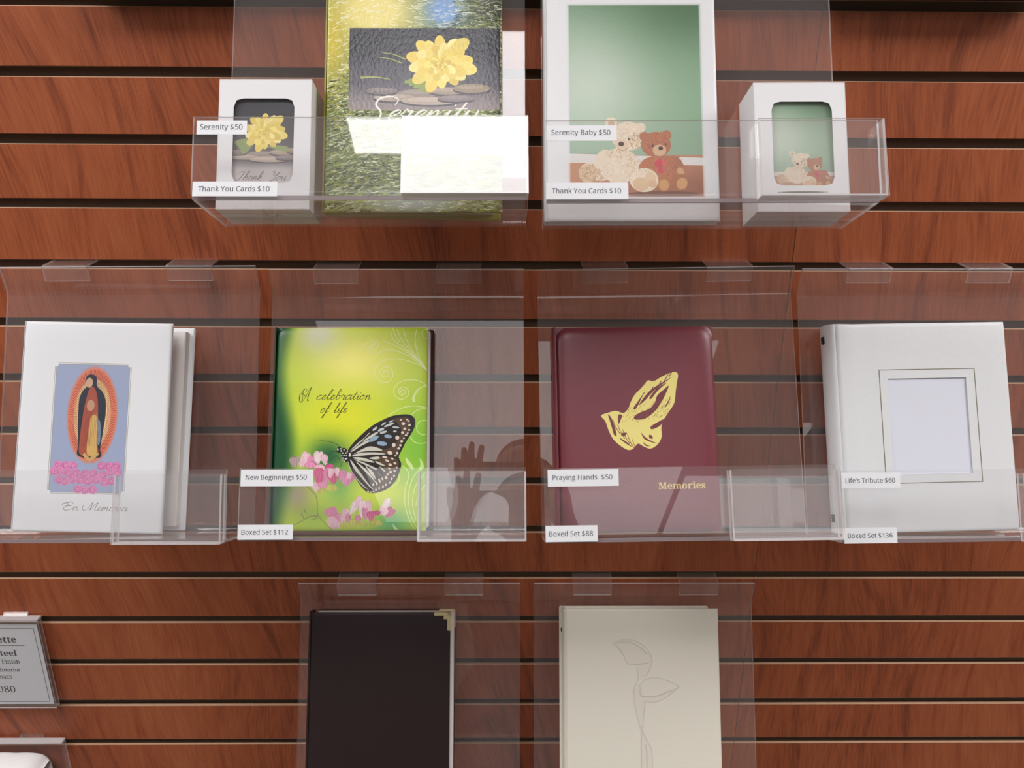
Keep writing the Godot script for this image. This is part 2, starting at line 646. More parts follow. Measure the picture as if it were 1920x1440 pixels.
const T_AC := 0.003


func hang(k):
	var h = HOLD[k]
	return Transform3D(Basis(Vector3.UP, h[5]) * Basis(Vector3.BACK, h[4]), Vector3(h[0], Y0 + h[1], h[2]))


func tray(k):
	# a frame on the tray: x along it, y up along the back, z out towards the lip; its origin is the middle of the inner corner
	var t = HOLD[k][3]
	var b = Basis(Vector3.RIGHT, Vector3(0, cos(t), -sin(t)), Vector3(0, sin(t), cos(t)))
	return hang(k) * Transform3D(b, Vector3(0, -0.033 - 0.3 * cos(t), 0.3 * sin(t)))


func holders():
	for k in HOLD:
		var t = HOLD[k][3]
		var root = thing("acrylic_holder", HOLD_LABEL[k], "display holder", hang(k), "acrylic holders hung on the slat wall")
		var d = Vector2(sin(t), -cos(t))
		var o = Vector2(cos(t), sin(t))
		var b = Vector2(0, -0.033)
		var corner = b + d * 0.3
		var pts = [Vector2(0.006, 0.0), b, corner, corner + o * 0.093, corner + o * 0.093 - d * 0.078]
		var r = round_path(pts, 0.005)
		var p = r[0]
		var m = r[1]
		var hw = 0.161
		var two = [M.acrylic, M.edge]
		obj("back_plate", sheet(p.slice(0, m[2] + 1), T_AC, -hw, hw, true, false), two, root)
		obj("shelf", sheet(p.slice(m[2], m[3] + 1), T_AC, -hw, hw, false, false), two, root)
		obj("front_lip", sheet(p.slice(m[3]), T_AC, -hw, hw, false, true), two, root)
		var fr = root.transform.affine_inverse() * tray(k)
		var seam = obj("shelf_edge", box_mesh(Vector3(0, -0.0012, 0.0920), Vector3(0.321, 0.0046, 0.0018), 0.0004), M.seam, root, "frosted cut edge of the shelf")
		seam.transform = fr
		# hooks: a tab on the plate, a step into the groove, a tongue behind the slat
		var zb = HOLD[k][2]
		for c in [-0.076, 0.079]:
			var hp = round_path([Vector2(0.0092, -0.017), Vector2(0.0105, 0.003), Vector2(-zb - 0.006, 0.0065), Vector2(-zb - 0.010, 0.019)], 0.003, 4)[0]
			hp.reverse()
			obj("hook", sheet(hp, 0.0025, c - 0.028, c + 0.028, true, true), two, root)
		# business card pocket glued to the lip
		var f = tray(k)
		var local = root.transform.affine_inverse() * f
		var pk = Node3D.new()
		pk.name = "card_pocket"
		root.add_child(pk)
		pk.transform = local * Transform3D(Basis(), Vector3(0.101, -0.003, 0.096))
		var lean = Basis(Vector3.RIGHT, -0.04)
		var front = obj("pocket_front", pane(Vector3(0, 0.0385, -0.001), Vector3(0.120, 0.077, 0.002)), two, pk)
		front.transform = Transform3D(lean, Vector3(0, 0.0, 0.016))
		for s in [-1, 1]:
			obj("pocket_side", pane(Vector3(s * 0.059, 0.038, 0.0068), Vector3(0.002, 0.076, 0.0115)), two, pk)
		obj("pocket_bottom", pane(Vector3(0, 0.001, 0.0078), Vector3(0.118, 0.002, 0.0138)), [M.edge, M.edge], pk)
		# price labels
		for q in PRICE[k]:
			var lab = obj("price_label", box_mesh(Vector3.ZERO, Vector3(q[2] - q[1], q[4] - q[3], 0.0003), 0.0001), M.label, root, "white price sticker, the %s one on this lip" % ("lower" if q[3] < 0.01 else "upper"))
			lab.transform = local * Transform3D(Basis(), Vector3((q[1] + q[2]) / 2, (q[3] + q[4]) / 2, 0.0964))
			var w = q[2] - q[1]
			lettering(lab, q[0], M.ink, -w / 2 + w * 0.07, 0.0, w * 0.84, 0.0002)


# ---------------------------------------------------------------- drawing prints

class Pad:
	# draws in millimetres from the top left at twice the final size
	var im: Image
	var k: float
	var w: float
	var h: float
	func _init(wm, hm, per_mm, col):
		k = per_mm * 2.0
		w = wm
		h = hm
		im = Image.create(int(wm * k), int(hm * k), false, Image.FORMAT_RGBA8)
		im.fill(col)
	func back(n, f):
		# a soft ground: f(x mm, y mm) -> Color on a coarse grid, drawn out smoothly
		var g = Image.create(n, int(n * h / w), false, Image.FORMAT_RGBA8)
		for y in g.get_height():
			for x in n:
				g.set_pixel(x, y, f.call((x + 0.5) / n * w, (y + 0.5) / g.get_height() * h))
		g.resize(im.get_width(), im.get_height(), Image.INTERPOLATE_CUBIC)
		im.blit_rect(g, Rect2i(Vector2i.ZERO, g.get_size()), Vector2i.ZERO)
	func span(x0, x1, y, col, brush):
		if y < 0 or y >= im.get_height():
			return
		var a = clampi(int(round(x0)), 0, im.get_width())
		var b = clampi(int(round(x1)), 0, im.get_width())
		if b <= a:
			return
		if brush == null:
			im.fill_rect(Rect2i(a, y, b - a, 1), col)
		else:
			im.blend_rect(brush, Rect2i(0, 0, b - a, 1), Vector2i(a, y))
	func brush_for(col):
		if col.a >= 0.999:
			return null
		var b = Image.create(im.get_width(), 1, false, Image.FORMAT_RGBA8)
		b.fill(col)
		return b
	func poly(pts, col):
		var brush = brush_for(col)
		var n = pts.size()
		var lo = INF
		var hi = -INF
		for p in pts:
			lo = minf(lo, p.y)
			hi = maxf(hi, p.y)
		for y in range(maxi(0, int(lo * k)), mini(im.get_height(), int(hi * k) + 2)):
			var c = (y + 0.5) / k
			var cross = []
			for i in n:
				var a = pts[i]
				var b = pts[(i + 1) % n]
				if (a.y <= c) != (b.y <= c):
					cross.append((a.x + (b.x - a.x) * (c - a.y) / (b.y - a.y)) * k)
			cross.sort()
			for i in range(0, cross.size() - 1, 2):
				span(cross[i], cross[i + 1], y, col, brush)
	func ellipse(x, y, rx, ry, deg, col):
		var pts = []
		var a = deg_to_rad(deg)
		for i in 22:
			var t = TAU * i / 22
			pts.append(Vector2(x, y) + Vector2(cos(t) * rx, sin(t) * ry).rotated(a))
		poly(pts, col)
	func stroke(pts, wid, col, wid2 = -1.0):
		# an opaque line of the given width in mm, tapering to wid2
		var n = pts.size() - 1
		for i in n:
			var a = pts[i]
			var b = pts[i + 1]
			var wa = wid if wid2 < 0 else lerpf(wid, wid2, float(i) / n)
			var d = (b - a).normalized()
			var s = Vector2(-d.y, d.x) * wa * 0.5
			var e = d * wa * 0.25
			poly([a - s - e, b - s + e, b + s + e, a + s - e], col)
	func texture():
		im.resize(im.get_width() / 2, im.get_height() / 2, Image.INTERPOLATE_BILINEAR)
		return ImageTexture.create_from_image(im)


func vecs(a):
	var out = []
	for i in range(0, a.size(), 2):
		out.append(Vector2(a[i], a[i + 1]))
	return out


func smooth(p, closed = false, steps = 6):
	var n = p.size()
	var out = []
	for i in (n if closed else n - 1):
		var a = p[(i - 1 + n) % n] if closed else p[maxi(i - 1, 0)]
		var b = p[i]
		var c = p[(i + 1) % n]
		var d = p[(i + 2) % n] if closed else p[mini(i + 2, n - 1)]
		for k in steps:
			out.append(b.cubic_interpolate(c, a, d, float(k) / steps))
	if not closed:
		out.append(p[-1])
	return out


func soft(x, y, cx, cy, rx, ry):
	return exp(-(pow((x - cx) / rx, 2) + pow((y - cy) / ry, 2)))


# a single-stroke script hand: strokes of points, x height 1, and the advance
const SCRIPT := {
	"a": [0.95, [0.75, 0.75, 0.5, 1.0, 0.15, 0.75, 0.05, 0.3, 0.25, 0.0, 0.55, 0.25, 0.75, 0.8, 0.76, 0.95, 0.7, 0.3, 0.8, 0.0, 1.0, 0.25]],
	"b": [0.85, [0.0, 0.3, 0.35, 1.2, 0.5, 2.0, 0.35, 2.2, 0.25, 1.7, 0.2, 0.5, 0.35, 0.0, 0.65, 0.3, 0.6, 0.9, 0.45, 0.9, 0.85, 0.8]],
	"c": [0.72, [0.65, 0.8, 0.5, 1.0, 0.15, 0.7, 0.08, 0.25, 0.3, 0.0, 0.75, 0.3]],
	"e": [0.66, [0.0, 0.3, 0.35, 0.5, 0.55, 0.85, 0.38, 1.0, 0.15, 0.7, 0.15, 0.2, 0.35, 0.0, 0.7, 0.3]],
	"f": [0.62, [0.0, 0.2, 0.4, 1.2, 0.65, 2.1, 0.5, 2.2, 0.35, 1.5, 0.2, 0.0, 0.05, -0.9, -0.1, -1.0, 0.0, -0.5, 0.3, 0.0, 0.7, 0.4], [0.1, 0.95, 0.65, 1.0]],
	"h": [0.9, [0.0, 0.3, 0.4, 1.4, 0.5, 2.1, 0.35, 2.1, 0.2, 1.2, 0.1, 0.0], [0.12, 0.4, 0.4, 0.95, 0.6, 0.85, 0.55, 0.2, 0.65, 0.0, 0.95, 0.3]],
	"i": [0.5, [0.0, 0.3, 0.25, 0.95, 0.2, 0.3, 0.3, 0.0, 0.55, 0.3], [0.36, 1.4, 0.4, 1.5]],
	"k": [0.85, [0.0, 0.3, 0.4, 1.4, 0.5, 2.1, 0.35, 2.1, 0.2, 1.2, 0.1, 0.0], [0.12, 0.5, 0.5, 1.0, 0.55, 0.75, 0.2, 0.5, 0.5, 0.1, 0.65, 0.0, 0.9, 0.25]],
	"l": [0.56, [0.0, 0.3, 0.4, 1.4, 0.5, 2.1, 0.35, 2.1, 0.2, 1.0, 0.2, 0.2, 0.35, 0.0, 0.6, 0.3]],
	"m": [1.2, [0.0, 0.5, 0.15, 0.95, 0.15, 0.7, 0.1, 0.0], [0.12, 0.4, 0.4, 0.95, 0.5, 0.8, 0.45, 0.0], [0.48, 0.4, 0.75, 0.95, 0.88, 0.8, 0.82, 0.2, 0.92, 0.0, 1.2, 0.3]],
	"n": [0.85, [0.0, 0.5, 0.15, 0.95, 0.15, 0.7, 0.1, 0.0], [0.12, 0.4, 0.4, 0.95, 0.52, 0.8, 0.48, 0.2, 0.58, 0.0, 0.88, 0.3]],
	"o": [0.78, [0.5, 0.95, 0.2, 0.85, 0.05, 0.35, 0.25, 0.0, 0.55, 0.3, 0.55, 0.85, 0.4, 0.98, 0.5, 0.8, 0.85, 0.85]],
	"r": [0.66, [0.0, 0.5, 0.15, 1.05, 0.3, 0.9, 0.5, 0.9, 0.4, 0.4, 0.45, 0.0, 0.72, 0.3]],
	"t": [0.56, [0.0, 0.3, 0.35, 1.3, 0.38, 1.65, 0.2, 0.5, 0.3, 0.0, 0.6, 0.3], [0.0, 1.1, 0.6, 1.15]],
	"u": [0.9, [0.0, 0.5, 0.15, 0.95, 0.12, 0.3, 0.3, 0.0, 0.55, 0.4, 0.65, 0.95, 0.6, 0.3, 0.7, 0.0, 0.95, 0.3]],
	"y": [0.8, [0.0, 0.5, 0.15, 0.95, 0.15, 0.4, 0.35, 0.1, 0.6, 0.5, 0.65, 0.95, 0.55, 0.0, 0.3, -0.8, 0.05, -0.9, 0.2, -0.4, 0.85, 0.3]],
	"A": [1.5, [0.5, 1.5, 0.55, 1.9, 0.2, 2.0, -0.1, 1.6, 0.1, 1.1, 0.6, 0.8, 1.1, 0.85], [-0.2, 1.3, -0.55, 1.0, -0.5, 0.3, -0.2, -0.15, 0.1, 0.2, 0.0, 0.9, -0.2, 1.3], [-0.3, -0.15, 0.1, -0.1, 0.6, 0.8, 1.1, 2.0, 1.4, 2.3], [1.3, 2.15, 1.1, 1.2, 1.0, 0.3, 1.1, 0.0, 1.25, 0.1]],
	"E": [1.25, [1.1, 1.8, 0.75, 2.2, 0.3, 1.9, 0.5, 1.3, 0.9, 1.2, 0.3, 1.1, 0.0, 0.5, 0.3, 0.0, 0.8, 0.1, 1.2, 0.5], [0.2, 2.0, -0.3, 1.6, -0.2, 1.3]],
	"M": [1.8, [-0.5, 1.4, -0.6, 0.6, -0.2, 0.0, 0.3, 0.6, 0.7, 2.1, 0.75, 1.2, 0.7, 0.1, 1.1, 1.3, 1.55, 2.1, 1.45, 1.0, 1.5, 0.0, 1.8, 0.2]],
	"S": [1.15, [1.25, 1.5, 1.25, 2.0, 0.8, 2.3, 0.3, 2.1, 0.25, 1.5, 0.7, 0.8, 0.75, 0.1, 0.3, -0.2, -0.3, 0.1, -0.4, 0.3]],
	"T": [1.15, [0.75, 2.0, 0.6, 1.0, 0.4, 0.2, 0.1, 0.0, -0.1, 0.2], [0.0, 1.5, -0.15, 1.9, 0.1, 2.1, 0.7, 2.0, 1.3, 2.05, 1.6, 2.25]],
	"Y": [1.25, [0.0, 1.8, 0.2, 2.2, 0.45, 1.9, 0.5, 1.2, 0.9, 1.3, 1.3, 2.1], [1.3, 2.1, 1.0, 1.0, 0.7, -0.2, 0.3, -0.8, 0.0, -0.6, 0.6, 0.0, 1.2, 0.3]],
}


func script_text(pad, text, x, y, size, width, wid, col, slant = 0.35):
	# writes from x on the baseline y, x height size, squeezed to the given width
	var total = 0.0
	for c in text:
		total += 0.55 if c == " " else SCRIPT[c][0]
	var sx = width / total
	for c in text:
		if c == " ":
			x += 0.55 * sx
			continue
		var g = SCRIPT[c]
		for i in range(1, g.size()):
			var p = []
			for v in vecs(g[i]):
				p.append(Vector2(x + v.x * sx + v.y * size * slant, y - v.y * size))
			var q = smooth(p)
			for j in q.size() - 1:
				var thick = wid * (1.35 if q[j + 1].y > q[j].y else 0.8)
				pad.stroke([q[j], q[j + 1]], thick, col)
		x += g[0] * sx


func print_mat(tex, rough, relief = null, cm = 0.0):
	var m = mat(Color(1, 1, 1), rough)
	m.albedo_texture = tex
	m.texture_repeat = false
	if relief != null:
		grain(m, relief, cm)
	return m


func jitter(c, amount):
	var v = rng.randf_range(-amount, amount)
	return Color(clampf(c.r + v, 0, 1), clampf(c.g + v, 0, 1), clampf(c.b + v, 0, 1), c.a)


func petal(pad, c, tip, wid, col, notch = 0.0):
	var d = tip - c
	var s = Vector2(-d.y, d.x).normalized() * wid
	pad.poly(smooth([c, c + d * 0.35 + s * 0.7, c + d * 0.75 + s, c + d * 0.95 + s * 0.55, tip, c + d * 0.95 - s * 0.55, c + d * 0.75 - s, c + d * 0.35 - s * 0.7], true, 4), col)


func flower(pad, c, tips, sc):
	# a yellow blossom of many petals; tips are relative to c in mm, scaled by sc
	var cols = [rgb(238, 212, 96), rgb(246, 226, 120), rgb(232, 204, 92), rgb(250, 234, 146), rgb(240, 218, 110)]
	for ring in 4:
		var f = [1.0, 0.74, 0.5, 0.3][ring]
		var i = 0
		for t in tips:
			var q = t.rotated(ring * 0.21 + rng.randf_range(-0.06, 0.06)) * f * sc
			petal(pad, c, c + q, q.length() * (0.185 if ring == 0 else 0.21), jitter(cols[(i + ring) % 5], 0.03))
			pad.stroke([c + q * 0.45, c + q * 0.9], 0.22 * sc, cols[(i + ring) % 5].darkened(0.14))
			i += 1
	for i in 26:
		var a = rng.randf() * TAU
		var d = Vector2(cos(a), sin(a) * 0.8) * rng.randf() * 9.0 * sc
		petal(pad, c + d + Vector2(0, 6 * sc), c + d * 1.35 + Vector2(0, 2.5 * sc), 1.1 * sc, jitter(rgb(226, 196, 84), 0.07))


func stones(pad, x, y, sc):
	for s in [[0, 0, 24, 5.2, 150, 138, 128], [34, -3, 22, 4.6, 168, 152, 134], [-28, 5, 24, 4.8, 176, 160, 146], [14, 9, 34, 5.2, 186, 170, 156], [62, -6, 22, 5.4, 158, 140, 118], [-42, -3, 18, 4.2, 132, 122, 120], [44, 6, 22, 4.0, 140, 128, 128]]:
		pad.ellipse(x + s[0] * sc, y + s[1] * sc + 2.2 * sc, s[2] * sc, s[3] * sc, 0, rgb(84, 78, 86))
		pad.ellipse(x + s[0] * sc, y + s[1] * sc, s[2] * sc, s[3] * sc, 0, rgb(s[4], s[5], s[6]))
		pad.ellipse(x + s[0] * sc - 2 * sc, y + s[1] * sc - 1.4 * sc, s[2] * sc * 0.72, s[3] * sc * 0.45, 0, rgb(s[4] + 14, s[5] + 14, s[6] + 14))


const TIPS := [94.86,72.77,106.1,71.68,119.3,65.98,135.7,69.48,149.5,71.59,153.6,92.41,157.7,104.1,83.31,90.4,86.49,102.6,91.2,118,107.5,128.5,120.7,124.3,135.9,121.1,145.5,113.7]
const TL_C := [119.5,95.66]
const TL_RECT := [24.1,58.46,181.6,58.13,181,147.4,24.59,147.6]
const TL_TXT := [31.03,159.1,156.2,159,30.61,132.9]


func flower_tips():
	var out = []
	for t in vecs(TIPS):
		out.append(t - Vector2(TL_C[0], TL_C[1]))
	return out


func print_flower_book():
	var pad = Pad.new(184.0, 256.5, 4.0, rgb(120, 130, 50))
	var tone = func(x, y):
		var c = rgb(112, 126, 48)
		c = c.lerp(rgb(240, 226, 138), clampf(soft(x, y, 48, 40, 50, 34) * 1.25, 0, 1))
		c = c.lerp(rgb(212, 194, 70), clampf(soft(x, y, 4, 75, 22, 50), 0, 1))
		c = c.lerp(rgb(126, 164, 212), clampf(soft(x, y, 124, 38, 24, 24) * 1.2, 0, 1))
		c = c.lerp(rgb(60, 70, 40), clampf(soft(x, y, 170, 34, 22, 22), 0, 1))
		c = c.lerp(rgb(30, 32, 28), clampf(soft(x, y, 187, 110, 8, 80), 0, 1))
		c = c.lerp(rgb(96, 112, 56), clampf(soft(x, y, 60, 200, 60, 40), 0, 1))
		c = c.lerp(rgb(182, 192, 190), clampf(soft(x, y, 90, 246, 60, 14) * 0.9, 0, 1))
		return c
	pad.back(60, tone)
	for i in 7500:
		var x = rng.randf() * 184.0
		var y = rng.randf() * 256.5
		var c = tone.call(x, y)
		var r = rng.randf()
		if c.get_luminance() > 0.6 and r > 0.25:
			continue
		if r < 0.4:
			c = c.lerp(Color(1, 1, 0.92), rng.randf_range(0.35, 0.8))
		elif r < 0.8:
			c = c.darkened(rng.randf_range(0.3, 0.75))
		else:
			c = c.lerp(rgb(198, 190, 40), 0.5)
		var left = x < 44.0
		var d = Vector2(rng.randf_range(3, 9), rng.randf_range(-4.6, 0.2) if left else rng.randf_range(-2.4, 1.2))
		pad.stroke(smooth([Vector2(x, y), Vector2(x, y) + d * 0.5 + Vector2(0, 0.7), Vector2(x, y) + d], false, 3), rng.randf_range(0.5, 1.4), c, 0.2)
	# the inset picture
	var q = vecs(TL_RECT)
	var x0 = q[0].x
	var y0 = q[0].y
	var x1 = q[1].x
	var y1 = q[2].y
	for i in range(int(y0 * 8), int(y1 * 8)):
		var v = (i / 8.0 - y0) / (y1 - y0)
		var c = rgb(46, 47, 56).lerp(rgb(84, 82, 92), smoothstep(0.25, 0.62, v)).lerp(rgb(150, 138, 138), smoothstep(0.62, 0.98, v))
		pad.im.fill_rect(Rect2i(int(x0 * 8), i, int((x1 - x0) * 8), 1), c)
	var W = x1 - x0
	for b in [[0.08, 0.61, 0.27, 0.63, 1.0], [0.37, 0.38, 0.22, 0.30, 0.6], [0.35, 0.43, 0.19, 0.36, 0.5]]:
		var a = Vector2(x0 + b[0] * W, y0 + b[1] * (y1 - y0))
		var e = Vector2(x0 + b[2] * W, y0 + b[3] * (y1 - y0))
		pad.stroke(smooth([a, a.lerp(e, 0.5) - Vector2(0, 1.6), e], false, 5), 2.4 * b[4], rgb(168, 176, 92), 0.5)
	stones(pad, x0 + W * 0.46, y0 + (y1 - y0) * 0.80, 0.9)
	var cc = Vector2(TL_C[0], TL_C[1])
	for i in 5:
		petal(pad, cc + Vector2(-8, 16), cc + Vector2(-38 + i * 5, 22 + i * 3), 2.6, jitter(rgb(150, 166, 90), 0.04))
	flower(pad, cc, flower_tips(), 1.0)
	var t = vecs(TL_TXT)
	var size = (t[0].y - t[2].y) / 2.3
	script_text(pad, "Serenity", t[0].x + 8, t[0].y, size, 118.0, 1.5, rgb(238, 238, 232), 0.5)
	return print_mat(pad.texture(), 0.30, M.leather_tex, 0.022)


func bears(pad, o, s):
	# two toy bears; o is the millimetre place of (1000, 1000) in their own units, s millimetres per unit
	var P = func(x, y): return o + Vector2(x - 1000, y - 1000) * s
	var E = func(x, y, rx, ry, deg, col):
		var p = P.call(x, y)
		pad.ellipse(p.x, p.y, rx * s, ry * s, deg, col)
	var fur = func(x, y, rx, ry, col, n):
		for i in n:
			var a = rng.randf() * TAU
			var q = sqrt(rng.randf())
			var p = P.call(x + cos(a) * rx * q, y + sin(a) * ry * q)
			var d = Vector2(rng.randf_range(-14, 14), rng.randf_range(4, 20)) * s
			pad.stroke([p, p + d], 5.5 * s, jitter(col, 0.11), 2.0 * s)
	var cream = rgb(234, 217, 194)
	var shade = rgb(196, 162, 128)
	var brown = rgb(178, 110, 76)
	E.call(1300, 985, 360, 34, 0, rgb(120, 72, 50))
	# cream bear
	E.call(640, 750, 180, 95, 8, cream)
	E.call(545, 770, 92, 96, 0, rgb(222, 194, 160))
	fur.call(600, 760, 170, 90, shade, 260)
	E.call(860, 690, 200, 185, 0, cream)
	fur.call(860, 690, 190, 175, cream, 420)
	E.call(690, 620, 70, 110, 35, cream)
	E.call(785, 240, 62, 58, 0, cream)
	E.call(1085, 290, 52, 48, 0, cream)
	E.call(788, 246, 34, 30, 0, rgb(206, 176, 146))
	E.call(955, 380, 172, 152, 0, cream)
	fur.call(955, 380, 165, 145, cream, 420)
	fur.call(1040, 420, 80, 90, shade, 120)
	fur.call(860, 560, 150, 40, rgb(214, 186, 156), 90)
	fur.call(1010, 700, 70, 150, rgb(218, 190, 158), 130)
	E.call(890, 470, 68, 60, 0, rgb(230, 204, 176))
	E.call(885, 462, 29, 24, 0, rgb(70, 44, 40))
	E.call(962, 412, 9, 13, 0, rgb(60, 40, 36))
	E.call(830, 420, 9, 12, 0, rgb(60, 40, 36))
	pad.stroke(smooth([P.call(850, 515), P.call(905, 528), P.call(955, 500)]), 5 * s, rgb(150, 104, 84))
	# brown bear
	E.call(1300, 720, 190, 140, 0, brown)
	E.call(1180, 690, 120, 90, -20, rgb(186, 112, 70))
	fur.call(1290, 720, 180, 130, brown, 380)
	E.call(1450, 700, 62, 130, -28, brown)
	fur.call(1450, 700, 50, 110, brown.darkened(0.1), 110)
	E.call(1478, 750, 34, 44, -25, rgb(206, 160, 116))
	E.call(1118, 385, 48, 50, 0, brown)
	E.call(1345, 372, 50, 54, 0, brown)
	E.call(1345, 378, 28, 30, 0, rgb(180, 116, 82))
	E.call(1235, 470, 152, 132, 0, brown)
	fur.call(1235, 470, 145, 125, brown, 420)
	fur.call(1270, 370, 80, 40, rgb(186, 112, 66), 80)
	E.call(1270, 530, 68, 60, 0, rgb(214, 178, 140))
	E.call(1283, 508, 24, 20, 0, rgb(64, 38, 34))
	E.call(1203, 482, 9, 13, 0, rgb(50, 28, 24))
	E.call(1335, 468, 8, 12, 0, rgb(50, 28, 24))
	# ribbon
	pad.poly([P.call(1208, 668), P.call(1262, 612), P.call(1292, 640), P.call(1304, 770), P.call(1252, 758), P.call(1240, 690)], rgb(206, 62, 78))
	pad.poly([P.call(1290, 620), P.call(1352, 668), P.call(1345, 690), P.call(1290, 650)], rgb(222, 84, 100))
	pad.stroke([P.call(1270, 650), P.call(1275, 750)], 6 * s, rgb(170, 40, 58))
	# feet
	E.call(1305, 875, 72, 84, 0, rgb(176, 112, 66))
	E.call(1308, 890, 52, 60, 0, rgb(206, 154, 96))
	E.call(1468, 862, 84, 88, 20, rgb(170, 104, 62))
	E.call(1490, 876, 54, 62, 20, rgb(206, 156, 100))
	E.call(1110, 840, 145, 125, 0, cream)
	fur.call(1110, 830, 140, 115, cream, 300)
	E.call(1080, 880, 85, 70, 0, rgb(222, 190, 152))
	E.call(1175, 820, 56, 66, 0, rgb(226, 196, 162))
	E.call(1195, 880, 44, 40, 0, rgb(216, 182, 146))


const TR_PIC := [24,11.93,169.3,15.34,168.3,231.8,22.04,231.5]
const BEAR_O := [92.11,229,102.7,229,21.27,182.1,168.7,188]


func bear_room(x, y, x0, x1, y0, line):
	# the wall behind the toys, as printed: green, paler to the lower left
	var u = (x - x0) / (x1 - x0)
	var v = (y - y0) / (line - y0)
	var c = rgb(140, 173, 143)
	c = c.lerp(rgb(203, 217, 201), clampf(soft(u, v, 0.18, 0.55, 0.5, 0.42) * 0.95, 0, 1))
	c = c.lerp(rgb(82, 114, 84), clampf(soft(u, v, 0.95, -0.05, 0.55, 0.34) * 0.9, 0, 1))
	c = c.lerp(rgb(92, 120, 94), clampf(soft(u, v, 0.4, -0.22, 0.9, 0.24), 0, 1))
	return c


func print_bear_book():
	var white = rgb(236, 237, 239)
	var pad = Pad.new(184.0, 256.5, 4.0, white)
	var q = vecs(TR_PIC)
	var b = vecs(BEAR_O)
	var s = (b[1].x - b[0].x) / 100.0
	var line = (b[2].y + b[3].y) * 0.5
	var x0 = (q[0].x + q[3].x) * 0.5
	var x1 = (q[1].x + q[2].x) * 0.5
	var y0 = (q[0].y + q[1].y) * 0.5
	var y1 = q[2].y
	var wall = func(x, y): return bear_room(x, y, x0, x1, y0, line)
	var floor_c = func(x, y): return rgb(196, 138, 102).lerp(rgb(150, 92, 66), clampf((x - x0) / (x1 - x0), 0, 1) * clampf((y - line) / 30.0, 0, 1))
	pad.back(92, func(x, y):
		var c = wall.call(x, y) if y < line else floor_c.call(x, y)
		return c)
	pad.poly([Vector2(0, b[2].y - 0.5), Vector2(184, b[3].y), Vector2(184, b[3].y + 8.5), Vector2(0, b[2].y + 10)], rgb(226, 222, 218))
	pad.poly([Vector2(0, b[2].y - 0.9), Vector2(184, b[3].y - 0.4), Vector2(184, b[3].y), Vector2(0, b[2].y - 0.5)], rgb(120, 134, 116))
	bears(pad, b[0], s)
	# the picture fades into the white page at its border
	var im = pad.im
	var k = pad.k
	var f = 2.6
	for d in 22:
		var a = float(d) / 21.0
		var off = lerpf(-f, f, a)
		var c = Color(white.r, white.g, white.b, 0.22 * (1.0 - a))
		var br = pad.brush_for(Color(white.r, white.g, white.b, 0.2))
		var step = 2 * f / 21.0
		var i0 = int((x0 + off) * k)
		pad.im.blend_rect(solid(im.get_width(), im.get_height(), Color(white, 0.2)), Rect2i(0, 0, maxi(0, i0), im.get_height()), Vector2i.ZERO)
		var i1 = int((x1 - off) * k)
		pad.im.blend_rect(solid(im.get_width(), im.get_height(), Color(white, 0.2)), Rect2i(0, 0, im.get_width() - i1, im.get_height()), Vector2i(i1, 0))
		var j0 = int((y0 + off) * k)
		pad.im.blend_rect(solid(im.get_width(), im.get_height(), Color(white, 0.2)), Rect2i(i0, 0, i1 - i0, maxi(0, j0)), Vector2i(i0, 0))
		var j1 = int((y1 - off) * k)
		pad.im.blend_rect(solid(im.get_width(), im.get_height(), Color(white, 0.2)), Rect2i(i0, 0, i1 - i0, im.get_height() - j1), Vector2i(i0, j1))
	return print_mat(pad.texture(), 0.34, M.fine_tex, 0.012)


var solids := {}


func solid(w, h, col):
	var key = [w, h, col]
	if not solids.has(key):
		var im = Image.create(w, h, false, Image.FORMAT_RGBA8)
		im.fill(col)
		solids[key] = im
	return solids[key]


const M1_FRAME := [40.91,50.75,134.5,48.75,129.7,209.1,38.4,210.2]
const M1_TXT := [56.76,228.7,112.1,227.6]
const M1_OVAL := [83.48,53.85,117.2,118.1,87.49,173.3,59.08,127.4]
const ROSES := [[50.46,174.7,4.945,4.888],[60.12,175.2,4.944,4.887],[69.04,175,4.943,4.887],[102.7,175,4.94,4.885],[111.6,174.9,4.939,4.885],[120.6,174.7,4.938,4.884],[46.16,182.5,4.942,4.882],[53.7,182.1,4.942,4.882],[63.48,184.6,4.94,4.879],[73.08,184.4,4.939,4.879],[83.42,184.9,4.938,4.878],[93.66,184,4.937,4.878],[104.8,185.9,4.935,4.876],[114.1,182.3,4.936,4.878],[122.4,182.8,4.935,4.877],[52.99,192.3,4.937,4.873],[60,194.5,4.936,4.871],[69.45,192,4.936,4.873],[79.09,192.5,4.935,4.872],[88.08,193.6,4.933,4.87],[97.59,192.1,4.933,4.871],[108,194.6,4.931,4.868],[116.2,193.1,4.931,4.869],[76.35,203.3,4.93,4.863],[84.64,204.3,4.929,4.861],[94.2,203.7,4.929,4.861]]
const ROBE := [[84.13,64.24,90.58,67.58,91.95,78.62,98.6,85.4,103.4,96.34,104.1,112.8,102.7,129.3,100.9,145.8,100.1,155.3,100.7,164.9,74.53,164,73.58,149,71.67,129.9,71.13,110.7,71.46,94.19,75,84.46,79.5,78.85,78.11,67.81],
	[83.13,81.55,89.36,81.43,93.75,96.52,95.11,118.5,95.42,145.9,97.8,162.2,77.19,162.6,74.78,146.3,76.49,118.9,78.72,99.56],
	[86.66,115.9,94.98,116.4,95.6,137.7,95.66,160.9,84.67,161.1,84.59,137.9],
	[93.73,118.5,98.89,123.9,99.55,145.8,95.67,150,96.12,134.9]]
const FACE := [[82.42,74.65,4.153,6.074,0],[85.53,102.2,4.696,6.87,0]]


